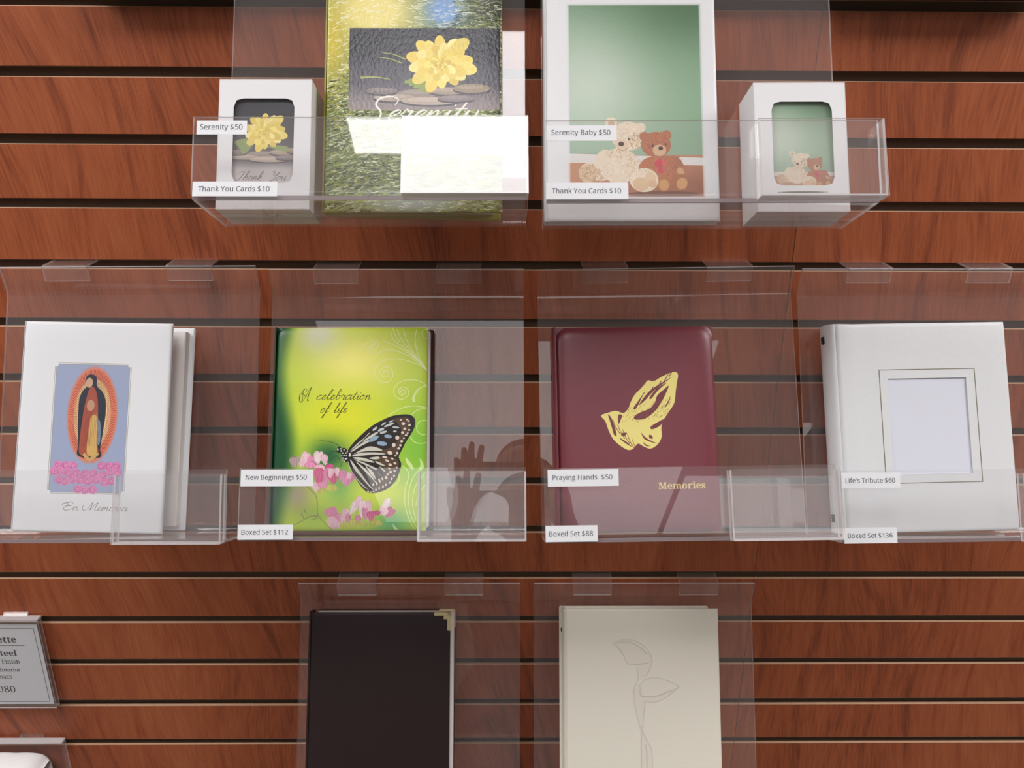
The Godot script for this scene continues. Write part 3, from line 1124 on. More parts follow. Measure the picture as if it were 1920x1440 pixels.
func print_figure_book():
	var white = rgb(234, 236, 239)
	var pad = Pad.new(178.5, 255.0, 4.0, white)
	var q = vecs(M1_FRAME)
	var x0 = (q[0].x + q[3].x) / 2
	var x1 = (q[1].x + q[2].x) / 2
	var y0 = q[0].y
	var y1 = q[2].y
	var n = 4.0
	# double rule with stepped corners
	for r in [[0.0, rgb(150, 146, 128)], [0.5, white], [1.5, rgb(158, 150, 120)], [2.0, rgb(160, 172, 202)]]:
		var d = r[0]
		var pts = [Vector2(x0 + n, y0 + d), Vector2(x1 - n, y0 + d), Vector2(x1 - n, y0 + n), Vector2(x1 - d, y0 + n), Vector2(x1 - d, y1 - n), Vector2(x1 - n, y1 - n), Vector2(x1 - n, y1 - d), Vector2(x0 + n, y1 - d), Vector2(x0 + n, y1 - n), Vector2(x0 + d, y1 - n), Vector2(x0 + d, y0 + n), Vector2(x0 + n, y0 + n)]
		pad.poly(pts, r[1])
	# a glow of rays round a plain robed figure
	var o = vecs(M1_OVAL)
	var c = Vector2((o[1].x + o[3].x) / 2, (o[0].y + o[2].y) / 2)
	var rx = (o[1].x - o[3].x) / 2
	var ry = (o[2].y - o[0].y) * 0.47
	for k in 8:
		var f = 1.0 + (7 - k) * 0.012
		pad.ellipse(c.x, c.y, rx * f, ry * f, 0, rgb(160, 172, 202).lerp(rgb(226, 128, 100), (k + 1) / 8.0))
	for i in 110:
		var a = TAU * i / 110
		var e = Vector2(cos(a) * rx, sin(a) * ry)
		petal(pad, c + e * 0.45, c + e * 0.80, 0.8, rgb(242, 222, 164))
		pad.stroke([c + e * 0.62, c + e * 0.97], 0.55, rgb(140, 62, 44), 0.3)
	var cols = [rgb(44, 48, 62), rgb(168, 84, 66), rgb(214, 176, 104), rgb(120, 132, 156)]
	for i in 4:
		pad.poly(smooth(vecs(ROBE[i]), true, 4), cols[i])
	for i in 9:
		pad.stroke([c + Vector2(-7 + i * 1.7, -4), c + Vector2(-9 + i * 2.0, 38)], 0.35, rgb(130, 56, 48) if i < 5 else rgb(170, 130, 66), 0.2)
	pad.ellipse(FACE[0][0], FACE[0][1], FACE[0][2], FACE[0][3], 0, rgb(206, 168, 142))
	pad.ellipse(FACE[1][0], FACE[1][1], FACE[1][2], FACE[1][3], 0, rgb(196, 150, 122))
	pad.stroke(smooth([Vector2(c.x - 7, c.y + 48), Vector2(c.x, c.y + 54), Vector2(c.x + 9, c.y + 47)]), 4.0, rgb(206, 170, 104))
	for r in ROSES:
		var p = Vector2(r[0], r[1])
		for i in 5:
			var d = Vector2.from_angle(TAU * i / 5 + p.x) * r[2] * 0.55
			pad.ellipse(p.x + d.x, p.y + d.y, r[2] * 0.6, r[2] * 0.55, 0, jitter(rgb(218, 132, 180), 0.04))
		pad.ellipse(p.x, p.y, r[2] * 0.55, r[2] * 0.52, 0, rgb(226, 150, 194))
		var sp = []
		for i in 10:
			sp.append(p + Vector2.from_angle(i * 0.95) * r[2] * (0.75 - i * 0.07))
		pad.stroke(smooth(sp), 0.45, rgb(164, 76, 126))
	var t = vecs(M1_TXT)
	script_text(pad, "En", t[0].x + 3, t[0].y, 4.6, 19.0, 0.5, rgb(128, 124, 116), 0.3)
	script_text(pad, "Memoria", t[0].x + 30, t[0].y, 4.6, 50.0, 0.5, rgb(128, 124, 116), 0.3)
	return print_mat(pad.texture(), 0.5, M.fine_tex, 0.004)


const B_WINGS := [[91.59,152.8,98.68,142.7,107.5,133.7,116.4,125.8,125.3,119.6,134.2,115.1,143.2,111.2,152.2,109.3,161.3,108.7,168.1,109.9,172.1,113.5,173.3,118.6,172.2,124.8,168.9,131.6,164.5,138.4,161.2,144,157.4,151.8,154.1,158,150.8,161.9,123.8,160.7,93.4,158.4],
	[92.28,158.4,123.7,158.5,150.8,160.8,154.7,164.1,156.7,168.6,156,174.2,153.9,180.9,151.2,187.6,146.8,193.1,141.3,198.1,134.6,201.4,126.8,203.6,121.2,203.6,115.6,202.4,109.9,197.4,104.2,189.6,98.38,180.7,93.7,171.8,91.08,165.1]]
const B_BROWN := [[130.5,160.7,146.3,160.8,153.1,165.3,153.7,172,151.1,180.9,146.7,189.8,139,196.4,129,200.3,124.5,198.6,131,187.5,135.3,176.4,128.4,165.2],
	[145.5,114.6,162.5,112.4,167.1,118,163.8,130.5,157.2,142.8,150.7,155.2,144,158.5,130.4,154,146,147.3,156,131.6,152.4,120.3]]
const B_STREAK := [[94.4,152.6,103.2,143.8,112.1,136.5,116.7,131.3,117.4,132.4,111,138.4,103.3,146.1],
	[95.54,153.2,107.7,144.1,116.6,139.6,118.4,141.4,107.8,147.2,97.79,153.5],
	[97.88,157.5,107.9,151.5,119,147.5,131.5,150.6,132.2,152.9,116.9,153.1,103.5,155.3],
	[96.79,159,105.7,155.6,123.7,154.7,136.3,156.3,135,157.5,121.5,157.6,108,159,99.05,159.5],
	[97.95,160.9,108.1,160.9,119.4,164.1,124.1,166.5,122.8,167.2,112.6,165.6,103.6,163.6],
	[99.12,162.9,110.4,166.5,124,172.8,128,175.5,124.1,175.2,115,170.7,105.9,166.8],
	[94.63,162.9,103.8,174.1,115.4,189.7,123.6,199.5,119.4,196.9,108.6,185.2,99.36,174],
	[92.21,165.1,96.61,176.3,104.7,187.4,113.8,196.3,118,199.5,111.6,196.1,101.8,185.2,93.95,172.9],
	[101.4,165.6,112.8,174.1,122,184.1,127.5,193.6,123.2,188.1,112.9,178],
	[117.3,174.3,123,178.8,126.3,187.5,123.7,185,118.5,179.1],
	[118.2,161.4,128.3,160,130.8,162.1,126.1,163.4,119.3,162.7],
	[125,165.2,130.6,167,137,170.6,135.2,171,128.4,169],
	[130.2,171.3,135.3,175,137.8,177.9,134.9,177.3],
	[128,178.4,133.4,183.9,130.3,181.4],
	[112.7,169.6,119.6,176.3,123,181.4,118.5,178],
	[107.7,142.7,117.7,134.9,125.5,130.4,127.8,131.5,117.7,138.2]]
const B_SPOT := [[143.9,117.1,2.825,1.019,-20,0],[134.6,120.2,3.388,1.131,-35,0],[141.4,121.4,6.776,1.47,-22,0],[124.1,126.2,3.611,1.468,-38,0],[131.6,127.3,4.288,1.693,-25,0],[149.6,124.5,4.29,1.243,5,0],[134.5,130.4,4.512,1.466,-15,0],[148.6,129.4,2.256,1.128,5,0],[140.2,135.5,4.734,2.253,8,1],[133,144.1,6.193,2.697,8,1],[122.8,138.3,6.76,2.701,-28,1],[155.7,115.5,1.356,0.9058,0,2],[158.6,120,2.259,1.922,0,2],[164.8,116.9,1.469,1.019,0,2],[163.1,115,1.356,0.9059,0,2],[166.2,121.7,1.581,1.583,0,2],[160.4,126.2,1.806,1.581,0,2],[165.8,127.7,1.467,1.242,0,2],[157.9,130.8,1.918,1.579,0,2],[164.1,131.6,1.128,1.015,0,2],[162.2,134,1.579,1.24,0,2],[151.5,137,2.48,2.477,0,2],[159.6,137.8,1.24,1.013,0,2],[156.9,141.5,1.802,1.462,0,2],[147.4,146,2.252,2.584,0,2],[155.4,146.4,1.464,1.573,0,2],[153.4,150.2,1.8,1.459,0,2],[142.8,155.4,3.148,2.241,20,2],[151.6,155.7,1.687,1.569,0,2],[149.6,159.1,1.461,1.008,0,2],[136.7,160.7,3.146,1.343,10,2],[145.7,162.4,1.798,1.119,30,2],[139.6,164.9,2.695,1.342,25,2],[149.2,168,2.021,1.229,30,2],[143.3,169.8,2.245,1.563,20,2],[151.2,173.4,1.346,1.116,0,2],[142.2,174.2,1.683,0.8924,20,2],[148.8,177.2,1.458,1.226,0,2],[144,178.6,1.794,1.671,0,2],[148.3,183.1,1.121,1.558,0,2],[140.6,181.4,1.121,1.559,30,2],[138.8,185.3,1.456,2.224,-25,2],[145.5,186.8,1.232,1.668,0,2],[134.4,187,1.008,1.89,-25,2],[130.7,188.8,1.12,2.667,-25,2],[143.4,191.4,1.007,1.333,0,2],[127.2,192.2,1.007,2.442,-20,2],[138.5,194,1.119,1.443,0,2],[123.3,193.7,1.119,1.554,0,2],[135.2,196.4,1.119,1.775,0,2],[130.6,198,1.006,1.33,0,2],[126.7,200,1.23,1.33,0,2],[123.7,202.1,1.341,0.886,0,2],[120.6,202.5,1.118,0.8859,0,2],[117.3,201.9,1.341,0.8861,0,2]]
const B_BODY := [[88.33,157.8,4.72,8.951,-15],[81.45,151.9,3.374,3.812,0]]
const B_DOT := [[83.73,153,1.012,1.009],[87.07,151.6,0.8997,0.8974],[85.47,155.6,1.012,0.8965],[89.41,155.6,0.8992,0.8965],[87.22,158.4,1.011,1.008],[84.43,158.9,0.7865,0.7838],[90.05,158.9,0.7865,0.7838],[86.18,161.7,1.011,0.8951],[89.01,162.6,1.011,1.007],[85.67,164,0.786,0.7828],[90.68,162.3,0.7862,1.007],[83.11,150.5,0.7873,1.01],[91.06,153.9,0.8994,0.7848],[87.72,165.4,0.8981,0.7825],[94.18,157.8,1.348,2.463],[79.52,151.1,1.012,1.346]]
const B_LINE := [[81.36,147.9,76.76,144,67.13,141.5,58.08,139.8,50.75,139.4],
	[82.3,164,77.69,158.9,69.98,165],
	[84.6,166.2,84.12,169.5,82.54,174],
	[78.69,153.9,71.94,153.8,68.12,158.3]]
const SWIRL_A := [[186.9,54.44,179.7,49.49,172.6,45.88,163.7,42.71,154.7,40.71,145.8,39.97,137,41.3,129.9,43.98,125.1,48.46,122.8,54.29,123.1,60.56,125.8,65.48,130.3,68.62,134.8,69.52,140.1,68.2,144,64.18,145.1,58.82,143.4,53.44,139.8,50.74,134.9,50.1,130.9,52.51,129.7,56.99,131.5,61.02,135.1,62.82,139.1,61.04,140.3,57.46,138.1,54.77,135,54.76,133.4,57,135,59.24],
	[186.6,73.22,181.7,69.63,174.6,66.94,166.6,66.02,158.7,66.9,151.6,70.46,147.3,75.8,146.3,81.14,148.3,86.48,152.8,89.61,157.2,89.88,162,87.41,164.5,83.41,163.7,78.51,160.1,75.38,156.1,75.37,152.6,78.48,152.7,82.05,155.8,84.99,159.3,83.84,160.6,80.73,158.4,78.32,155.7,78.94,154.9,81.16,156.7,82.5],
	[139.9,110.4,148.6,104.7,157.4,100.7,166.2,98.78,175,98.53,186.5,100.3],
	[168.9,109.1,173.3,104.7,179.4,102.1,186.5,101.2],
	[186.9,53.54,178.8,41.85,174.2,31.03,172.3,20.19,172.1,10.24,173.8,2.983],
	[186.9,53.54,174.3,38.24,165.2,24.7,159.7,12.02,156.9,2.038],
	[186.9,53.54,172.5,38.24,161.6,24.69,154.4,14.73,148.8,2.929],
	[186.4,53.09,169.8,36.43,156.3,24.68,145.5,16.52,141.7,6.543],
	[186.4,53.09,170.7,38.23,156.3,28.29,143.8,21.94,132.1,17.39],
	[185.1,52.64,167.1,38.22,151,30.98,140.3,28.7,131.4,30.03,125.3,36.33],
	[123.2,18.28,116.2,24.59,111.8,29.09],
	[125.8,16.47,120.6,23.69,114.5,31.8],
	[127.7,19.19,125.1,26.41,119,32.71],
	[120.5,16.46,111.7,20.96,104.7,27.27],
	[143.4,0.1923,147.2,11.09,152.6,18.34],
	[186.8,1.65,181.9,3.455,180.6,8.442,182.9,12.98,186.9,13.89]]
const SWIRL_B := [[158.2,171.4,163.3,175.3,165.9,180.9,165.2,187.6,162.5,196.5,161.3,207.5,162.2,218.6,165.2,229.6,169.8,240.6,174.3,247.2],
	[177.9,176.5,171.3,185.4,167.5,196.5,166,207.6,166.7,219.7,170.2,232.9,176.5,245],
	[184.7,181,177,191,172.6,200.9,171.1,212,171.8,223,175.3,235.1],
	[186.5,194.3,180.4,201,177.2,208.7,175.1,218.6],
	[145.7,196.4,151.2,193.1,154.5,187.6,153.9,182,151.1,184.2],
	[186.8,115.8,179.5,116.9,175,122.6,176.2,129.4,180.8,133.3,187,132.8],
	[167.3,136.1,171.9,141.8,178.7,144,187.1,142.9]]
const SWIRL_LEAF := [[162,160.8,165.4,164.2,170,169.8,171.7,174.2,169.5,175.4,166.1,172,162.6,167],
	[178.9,162,182.9,167.6,184,173.2,180.2,176.5,177.9,175.4,180.1,169.8],
	[147.5,240.6,150.3,243.8,154.3,247.7,149.3,247.1]]
const SWIRL_FAT := [[186.6,72.5,180.9,73.92,174.7,78.09,171.7,82.54,169.1,88.31,169.2,91.42,171,93.65,172.7,92.76,172.2,88.32,173.9,83.43,177.4,78.1,182.2,74.99,186.6,73.75]]
const PETALS := [[28.39,167.1,5.653,6.428,0,3],[37.2,164.7,4.847,9.644,20,0],[43.68,165.5,4.039,8.84,-20,0],[49.41,167.9,4.846,7.23,-30,1],[55.74,163.1,4.849,8.042,15,5],[63.84,163.9,4.04,6.836,-10,0],[47.05,170.3,7.266,3.614,0,1],[58.44,173.6,6.457,2.809,0,0],[70.1,172,5.005,2.409,-8,2],[58.76,185.6,7.253,9.594,10,2],[66.78,184,4.836,9.199,5,1],[74.86,184.8,6.448,8.798,-5,2],[71.54,180.8,3.226,5.606,10,0],[79.56,179.2,2.904,5.208,-10,0],[86.95,184.9,4.836,6.8,10,1],[92.26,188.1,5.64,8.791,25,1],[94.17,183.3,2.822,4.003,20,0],[54.26,197.6,4.023,5.981,-20,0],[61.44,195.2,4.829,4.788,0,1],[73.59,198.4,7.241,3.19,0,4],[60.02,202.4,4.021,2.789,0,4],[74.34,228.6,6.011,7.515,-25,1],[77.84,240.5,9.604,6.704,15,0],[82.47,233.4,3.204,7.111,-30,1],[88.84,231.8,4.006,8.693,25,0],[92.94,235.8,3.203,6.318,10,1],[99.02,220.8,5.617,9.51,20,5],[105.3,216,4.015,7.54,15,0],[110.3,224,4.011,9.502,5,5],[118.3,224,4.813,8.711,-20,0],[114.5,230.3,3.206,7.117,0,1],[120.9,232.7,4.007,5.929,-10,2],[105.8,235.8,4.405,4.74,20,1],[137.5,220.9,4.013,9.906,30,5],[143.3,228,4.41,6.727,35,2],[135.2,226.4,4.812,4.751,30,0],[128,228,4.811,2.771,-15,2],[100.2,240.5,4.802,4.339,0,4],[127.5,239.8,8.006,2.763,0,4],[112.3,241.4,4.802,2.762,0,4],[89.88,242.1,5.601,2.367,0,4]]
const STEMS := [[42.1,194.3,54.52,207.1,56.47,219.8,58.38,230.9,74.84,248.4],
	[58.38,230.9,47.18,231.7,37.74,237.2,28.28,241.9],
	[40.52,223,43.89,228.5],
	[37.48,228.5,40.85,234.1],
	[51.3,235.7,57.62,232.5]]


func print_butterfly_book():
	var pad = Pad.new(187.0, 249.0, 4.5, rgb(190, 210, 60))
	pad.back(64, func(x, y):
		var c = rgb(170, 198, 60)
		c = c.lerp(rgb(226, 226, 120), clampf(soft(x, y, 96, 44, 66, 46), 0, 1))
		c = c.lerp(rgb(208, 214, 190), clampf(soft(x, y, 52, 8, 26, 24) * 0.9, 0, 1))
		c = c.lerp(rgb(206, 214, 34), clampf(soft(x, y, 86, 112, 60, 34), 0, 1))
		c = c.lerp(rgb(108, 178, 50), clampf(soft(x, y, 178, 150, 30, 50) * 0.8, 0, 1))
		c = c.lerp(rgb(26, 84, 52), clampf(soft(x, y, 68, 160, 24, 22) * 0.95, 0, 1))
		c = c.lerp(rgb(92, 158, 84), clampf(soft(x, y, 84, 196, 16, 20) * 0.8, 0, 1))
		c = c.lerp(rgb(196, 212, 50), clampf(soft(x, y, 130, 204, 34, 14) * 0.8, 0, 1))
		c = c.lerp(rgb(72, 156, 92), clampf(soft(x, y, 146, 240, 22, 14) * 0.9, 0, 1))
		c = c.lerp(rgb(150, 190, 70), clampf(soft(x, y, 58, 232, 24, 12) * 0.8, 0, 1))
		c = c.lerp(rgb(138, 122, 128), clampf(soft(x, y, 32, 206, 18, 20) * 0.75, 0, 1))
		c = c.lerp(rgb(22, 72, 42), 1.0 - smoothstep(4.0, 30.0, x + 8.0 * sin(y * 0.03)))
		return Color(minf(c.r * 1.14, 1.0), minf(c.g * 1.12, 1.0), minf(c.b * 1.14, 1.0)))
	var pale = Color(0.93, 0.95, 0.74, 0.72)
	for s in SWIRL_A:
		pad.stroke(smooth(vecs(s), false, 5), 0.72, rgb(242, 248, 196))
	for s in SWIRL_B:
		pad.stroke(smooth(vecs(s), false, 5), 1.0, rgb(222, 244, 150))
	for s in SWIRL_LEAF + SWIRL_FAT:
		pad.poly(smooth(vecs(s), true, 4), rgb(222, 244, 158))
	for s in STEMS:
		pad.stroke(smooth(vecs(s), false, 5), 1.5, rgb(148, 150, 84), 0.6)
	var pink = [rgb(240, 196, 208), rgb(226, 140, 178), rgb(212, 84, 136), rgb(176, 150, 150), rgb(196, 198, 84), rgb(250, 226, 228)]
	for p in PETALS:
		var c = pink[int(p[5])]
		var foot = Vector2(p[0], p[1]) + Vector2(0, p[3] * 0.95).rotated(deg_to_rad(p[4]))
		for i in 7:
			var up = Vector2(rng.randf_range(-0.9, 0.9) * p[2], -p[3] * rng.randf_range(1.75, 2.25)).rotated(deg_to_rad(p[4]))
			petal(pad, foot, foot + up, p[2] * rng.randf_range(0.5, 0.8), jitter(c.darkened(0.10) if i < 3 else c, 0.05))
		for i in 5:
			var d = Vector2((i - 2) * 0.34 * p[2], 0)
			var a = (Vector2(d.x, p[3] * 0.75)).rotated(deg_to_rad(p[4]))
			var b = (Vector2(d.x * 0.6, -p[3] * 0.7)).rotated(deg_to_rad(p[4]))
			pad.stroke([Vector2(p[0], p[1]) + a, Vector2(p[0], p[1]) + b], 0.5, jitter(c.darkened(0.07) if i % 2 else c.lightened(0.3), 0.03), 0.15)
	for w in B_WINGS:
		pad.poly(smooth(vecs(w), true, 5), rgb(34, 26, 24))
	for w in B_BROWN:
		pad.poly(smooth(vecs(w), true, 5), rgb(86, 64, 46))
	for s in B_STREAK:
		pad.poly(smooth(vecs(s), true, 4), rgb(214, 212, 196))
	var sc = [rgb(196, 208, 206), rgb(146, 176, 200), rgb(232, 218, 204)]
	for s in B_SPOT:
		pad.ellipse(s[0], s[1], s[2], s[3], s[4], sc[int(s[5])])
	for s in B_LINE:
		pad.stroke(smooth(vecs(s), false, 5), 0.5, rgb(30, 40, 24), 0.3)
	for s in B_BODY:
		pad.ellipse(s[0], s[1], s[2], s[3], s[4], rgb(24, 20, 22))
	for s in B_DOT:
		pad.ellipse(s[0], s[1], s[2], s[3], 0, rgb(228, 226, 216))
	# the words
	script_text(pad, "A", 34.0, 92.0, 7.4, 10.0, 0.62, rgb(66, 68, 20), 0.15)
	script_text(pad, "celebration", 51.0, 90.4, 5.6, 67.0, 0.62, rgb(66, 68, 20), 0.4)
	script_text(pad, "of", 56.5, 106.6, 5.6, 9.5, 0.62, rgb(66, 68, 20), 0.4)
	script_text(pad, "life", 73.0, 106.6, 5.6, 15.5, 0.62, rgb(66, 68, 20), 0.4)
	return print_mat(pad.texture(), 0.36, M.fine_tex, 0.008)


const HANDS := [[52.23,109.6,61.59,106,70.5,104,79.25,106.8,85.06,101.6,88.56,93.6,93.72,84.75,100.4,78.35,106.3,71.92,110.5,67.49,117.8,68.42,127.7,62.85,137.6,58.91,144.5,57.62,147.2,61.51,145.6,70.07,143.5,81.44,141.2,95.21,133.9,106.4,126.2,117.6,124.3,125.6,124.3,136,119.1,145.1,110.5,150.2,102.6,147.7,95.55,144,89.74,149.9,83.29,151.4,74.68,146.5,66.16,138.3,60.89,127.9,57.24,116.6]]
const HAND_LINE := [[92.62,114.7,102.3,114.8,110.4,110.9,117.9,104.6,123,98.17,129,88.53,135.3,74.8,129.4,78.79,121.1,85.98,117.5,94.85,110.8,102,101,105.9,92.77,110.6],
	[98.07,97.79,104.9,88.17,112.4,80.16,121.6,73.78,131.5,68.22,139,63.84,131.4,69.85,122.3,76.23,113.9,83.43,106.4,91.44],
	[111.3,89.08,117.3,81.04,124.8,74.64,133,70.69,126.3,76.3,119.6,82.7,113.7,89.93],
	[91.52,100.9,97.45,92.92,103.4,84.9,99,94.57,93.87,102.6],
	[129.4,99.89,133.7,93.47,136.4,87.02,135.3,93.5,131,99.91],
	[121.1,123.9,113,127,111.5,123.8,120.6,118.3,127.1,115.2,124.5,120.8],
	[61.51,108.6,65.34,114.3,68.26,123.1,70.31,133.6,67.14,132.8,65,124.7,62.86,116.6],
	[73.56,108.7,77.54,109.6,75.75,115.2,73.18,120,72.56,114.4],
	[76,131.3,82.43,130.6,80.72,133.8,76.69,134.5],
	[100,130.9,104.6,136.5,112.4,141.4,118.7,143.9,110.8,142.2,103,138.1],
	[74.21,136.9,82.04,141.8,88.23,147.5,81.95,144.2,75.72,139.3],
	[101.2,142.1,106.7,146.1,110.6,147,105,146.9],
	[109.6,133.4,112.7,135,113.4,138.3,109.4,137.4]]
const MEMO := [118.1,198.4,173.7,199.2,118.5,189.8]


func b0(a, i, j, t):
	return vecs(a)[i].lerp(vecs(a)[j], t)


func print_hands_book():
	var ground = rgb(122, 56, 66)
	var pad = Pad.new(192.0, 249.0, 4.0, ground)
	var gold = rgb(244, 230, 138)
	for h in HANDS:
		var p = smooth(vecs(h), true, 4)
		pad.poly(p, gold)
	for h in HAND_LINE:
		pad.poly(smooth(vecs(h), true, 4), ground)
	# engraved lines along the fingers and folds of the cuffs
	for f in 5:
		var a0 = b0(HANDS[0], 5 + f, 18 - f, 0.18 + f * 0.13)
		pad.stroke([a0, a0 + Vector2(9.0, -14.0) * (1.0 - f * 0.1)], 0.9, ground, 0.2)
	for f in 6:
		var a1 = b0(HANDS[0], 0, 26, 0.12 + f * 0.15)
		pad.stroke(smooth([a1 + Vector2(4, -6), a1 + Vector2(7, 3), a1 + Vector2(12, 11)], false, 4), 0.5, ground, 0.9)
	# fine engraved strokes
	var b = vecs(HANDS[0])
	var lo = b[0]
	for i in 150:
		var u = rng.randf()
		var p = Vector2(lerpf(b[3].x, b[17].x, u), lerpf(b[3].y, b[17].y, u)) + Vector2(rng.randf_range(-9, 15), rng.randf_range(-6, 14))
		var d = Vector2(1.4, -2.2) * rng.randf_range(0.5, 1.3)
		if Geometry2D.is_point_in_polygon(p, PackedVector2Array(b)) and Geometry2D.is_point_in_polygon(p + d * 1.6, PackedVector2Array(b)):
			pad.stroke([p, p + d], 0.28, rgb(150, 112, 66), 0.1)
	return print_mat(pad.texture(), 0.33, M.fine_tex, 0.006)


func print_lily():
	# relief of two lilies pressed into the cover, and the slightly darker pressed ground
	var pad = Pad.new(219.0, 295.0, 3.0, Color(0.5, 0.5, 0.5))
	var tint = Pad.new(219.0, 295.0, 3.0, rgb(240, 236, 221))
	for s in [[69.21,48.55,89.39,46.24,105.4,52.12,117.3,63.84,122.1,75.53,116.9,89.11,111.7,96.84,102.7,96.83,100.9,80.35,90.93,77.41,83.03,67.68],
	[105.3,121,120.3,122.4,146.5,114.7,160.6,108.9,148.3,120.1,128.1,129.3,112.5,128.7],
	[96.43,110.3,106.5,108.4,111.2,127.7,109.4,146.9,107.5,166,115.1,185.1,120.8,200.3,120,241.9,105.2,241.9,105.2,185.1,99.83,146.9]]:
		pad.poly(smooth(vecs(s), true, 4), Color(0.36, 0.36, 0.36))
		tint.poly(smooth(vecs(s), true, 4), rgb(237, 231, 217))
	for s in [[67.2,48.16,81.37,43.29,97.49,44.3,111.5,52.13,119.4,61.9,123.2,73.59,118.9,85.23,112.7,94.91],
	[67.2,48.16,77.16,55.98,83.03,67.68,88.92,77.41,98.97,77.43,117.1,75.52],
	[73.26,47.19,89.39,46.24,103.4,52.12,115.3,61.89],
	[104.5,106.5,112.7,98.78,126.8,95.91,142.7,99.81,160.6,108.5,146.5,114.3,132.3,120.1,120.3,122,106.3,120,104.5,106.5],
	[160.6,108.5,146.3,120.1,128.1,129.7,112.1,128.7],
	[100.9,81.32,102.7,96.83,96.43,110.3,96.15,127.7,99.83,146.9,105.5,166,115.1,185.1,120.8,200.3,120,241.9],
	[112.2,127.7,109.8,146.9,107.5,166,105.2,185.1,105.2,241.9],
	[111.1,188.9,112.9,200.3,113.1,241.9]]:
		pad.stroke(smooth(vecs(s), false, 5), 1.5, Color(0.85, 0.85, 0.85))
		pad.stroke(smooth(vecs(s), false, 5), 0.6, Color(0.2, 0.2, 0.2))
	var t = pad.texture()
	return print_mat(tint.texture(), 0.45, t, 0.10)


func print_flower_card():
	var pad = Pad.new(72.0, 100.0, 8.0, rgb(60, 60, 70))
	pad.back(36, func(x, y):
		var c = rgb(44, 46, 56).lerp(rgb(96, 88, 94), smoothstep(30.0, 62.0, y))
		return c.lerp(rgb(206, 200, 200), smoothstep(66.0, 80.0, y)))
	stones(pad, 34, 62, 0.62)
	for i in 5:
		petal(pad, Vector2(28, 46), Vector2(6 + i * 2, 50 + i * 3), 2.6, rgb(142, 158, 96))
	petal(pad, Vector2(40, 54), Vector2(62, 57), 3.0, rgb(142, 158, 96))
	var tips = []
	for t in flower_tips():
		tips.append(Vector2(t.x * 0.92, t.y))
	flower(pad, Vector2(36.5, 38), tips, 0.66)
	script_text(pad, "Thank", 9.0, 90.0, 4.4, 25.0, 0.42, rgb(84, 78, 84), 0.5)
	script_text(pad, "You", 41.0, 90.0, 4.4, 18.0, 0.42, rgb(84, 78, 84), 0.5)
	for i in 60:   # the spine's pattern of grass
		var y = i * 1.7
		pad.stroke([Vector2(0, y), Vector2(3.4, y - 1)], 1.2, [rgb(214, 200, 110), rgb(160, 160, 60), rgb(236, 228, 150), rgb(110, 120, 40)][rng.randi() % 4])
	pad.im.fill_rect(Rect2i(int(3.4 * 16), 0, int(0.5 * 16), 1600), rgb(84, 76, 60))
	return print_mat(pad.texture(), 0.35)


func print_bear_card():
	var pad = Pad.new(72.0, 100.0, 8.0, rgb(120, 150, 120))
	pad.back(36, func(x, y): return bear_room(x, y, 0.0, 72.0, 0.0, 78.0) if y < 78.0 else rgb(196, 150, 124))
	pad.poly([Vector2(0, 78.0), Vector2(72, 78.4), Vector2(72, 82.5), Vector2(0, 83.0)], rgb(228, 222, 216))
	bears(pad, Vector2(36.5, 97.0), 0.0505)
	return print_mat(pad.texture(), 0.4)


# ---------------------------------------------------------------- books

func book(k, label, place, size, z0, thick, front_mat, side_mat, opt = {}):
	# place: left edge and foot on the tray; z0: gap to the plate; opt: roll, pad (r, depth), open (swing of the back), pages (thickness), bulge, hole
	var root = thing("guest_book", label, "book", tray(k) * Transform3D(Basis(Vector3.BACK, opt.get("roll", 0.0)), Vector3(place.x, place.y, z0)), "guest books in acrylic holders")
	var ct = opt.get("ct", 0.0042)
	var w = size.x
	var h = size.y
	var pd = opt.get("pad", [0.004, 0.002])
	var front = obj("front_cover", cover(w, h, ct, pd[0], pd[1], opt.get("hole", Rect2()), 0.002, opt.get("wave", 0.0)), [front_mat, side_mat], root)
	front.position.z = thick - ct
	var swing = opt.get("open", 0.0)
	var hinge = Transform3D(Basis(), Vector3(0, 0, thick)) * Transform3D(Basis(Vector3.UP, swing), Vector3.ZERO) * Transform3D(Basis(), Vector3(0, 0, -thick))
	var bw = opt.get("back", 0.0)
	var back = obj("back_cover", box_mesh(Vector3(w / 2 + bw, h / 2, ct / 2), Vector3(w, h, ct), 0.0015), opt.get("back_mat", side_mat), root)
	back.transform = hinge
	var pt = opt.get("pages", thick - 2 * ct)
	var pages = obj("page_block", box_mesh(Vector3(w / 2 + bw, h / 2, ct + pt / 2), Vector3(w - 2 * opt.get("inset", 0.006), h - 2 * opt.get("inset", 0.006), pt), 0.001), M.page, root)
	pages.transform = hinge
	obj("spine", spine_mesh(thick, h, opt.get("bulge", 0.004)), side_mat, root)
	return root


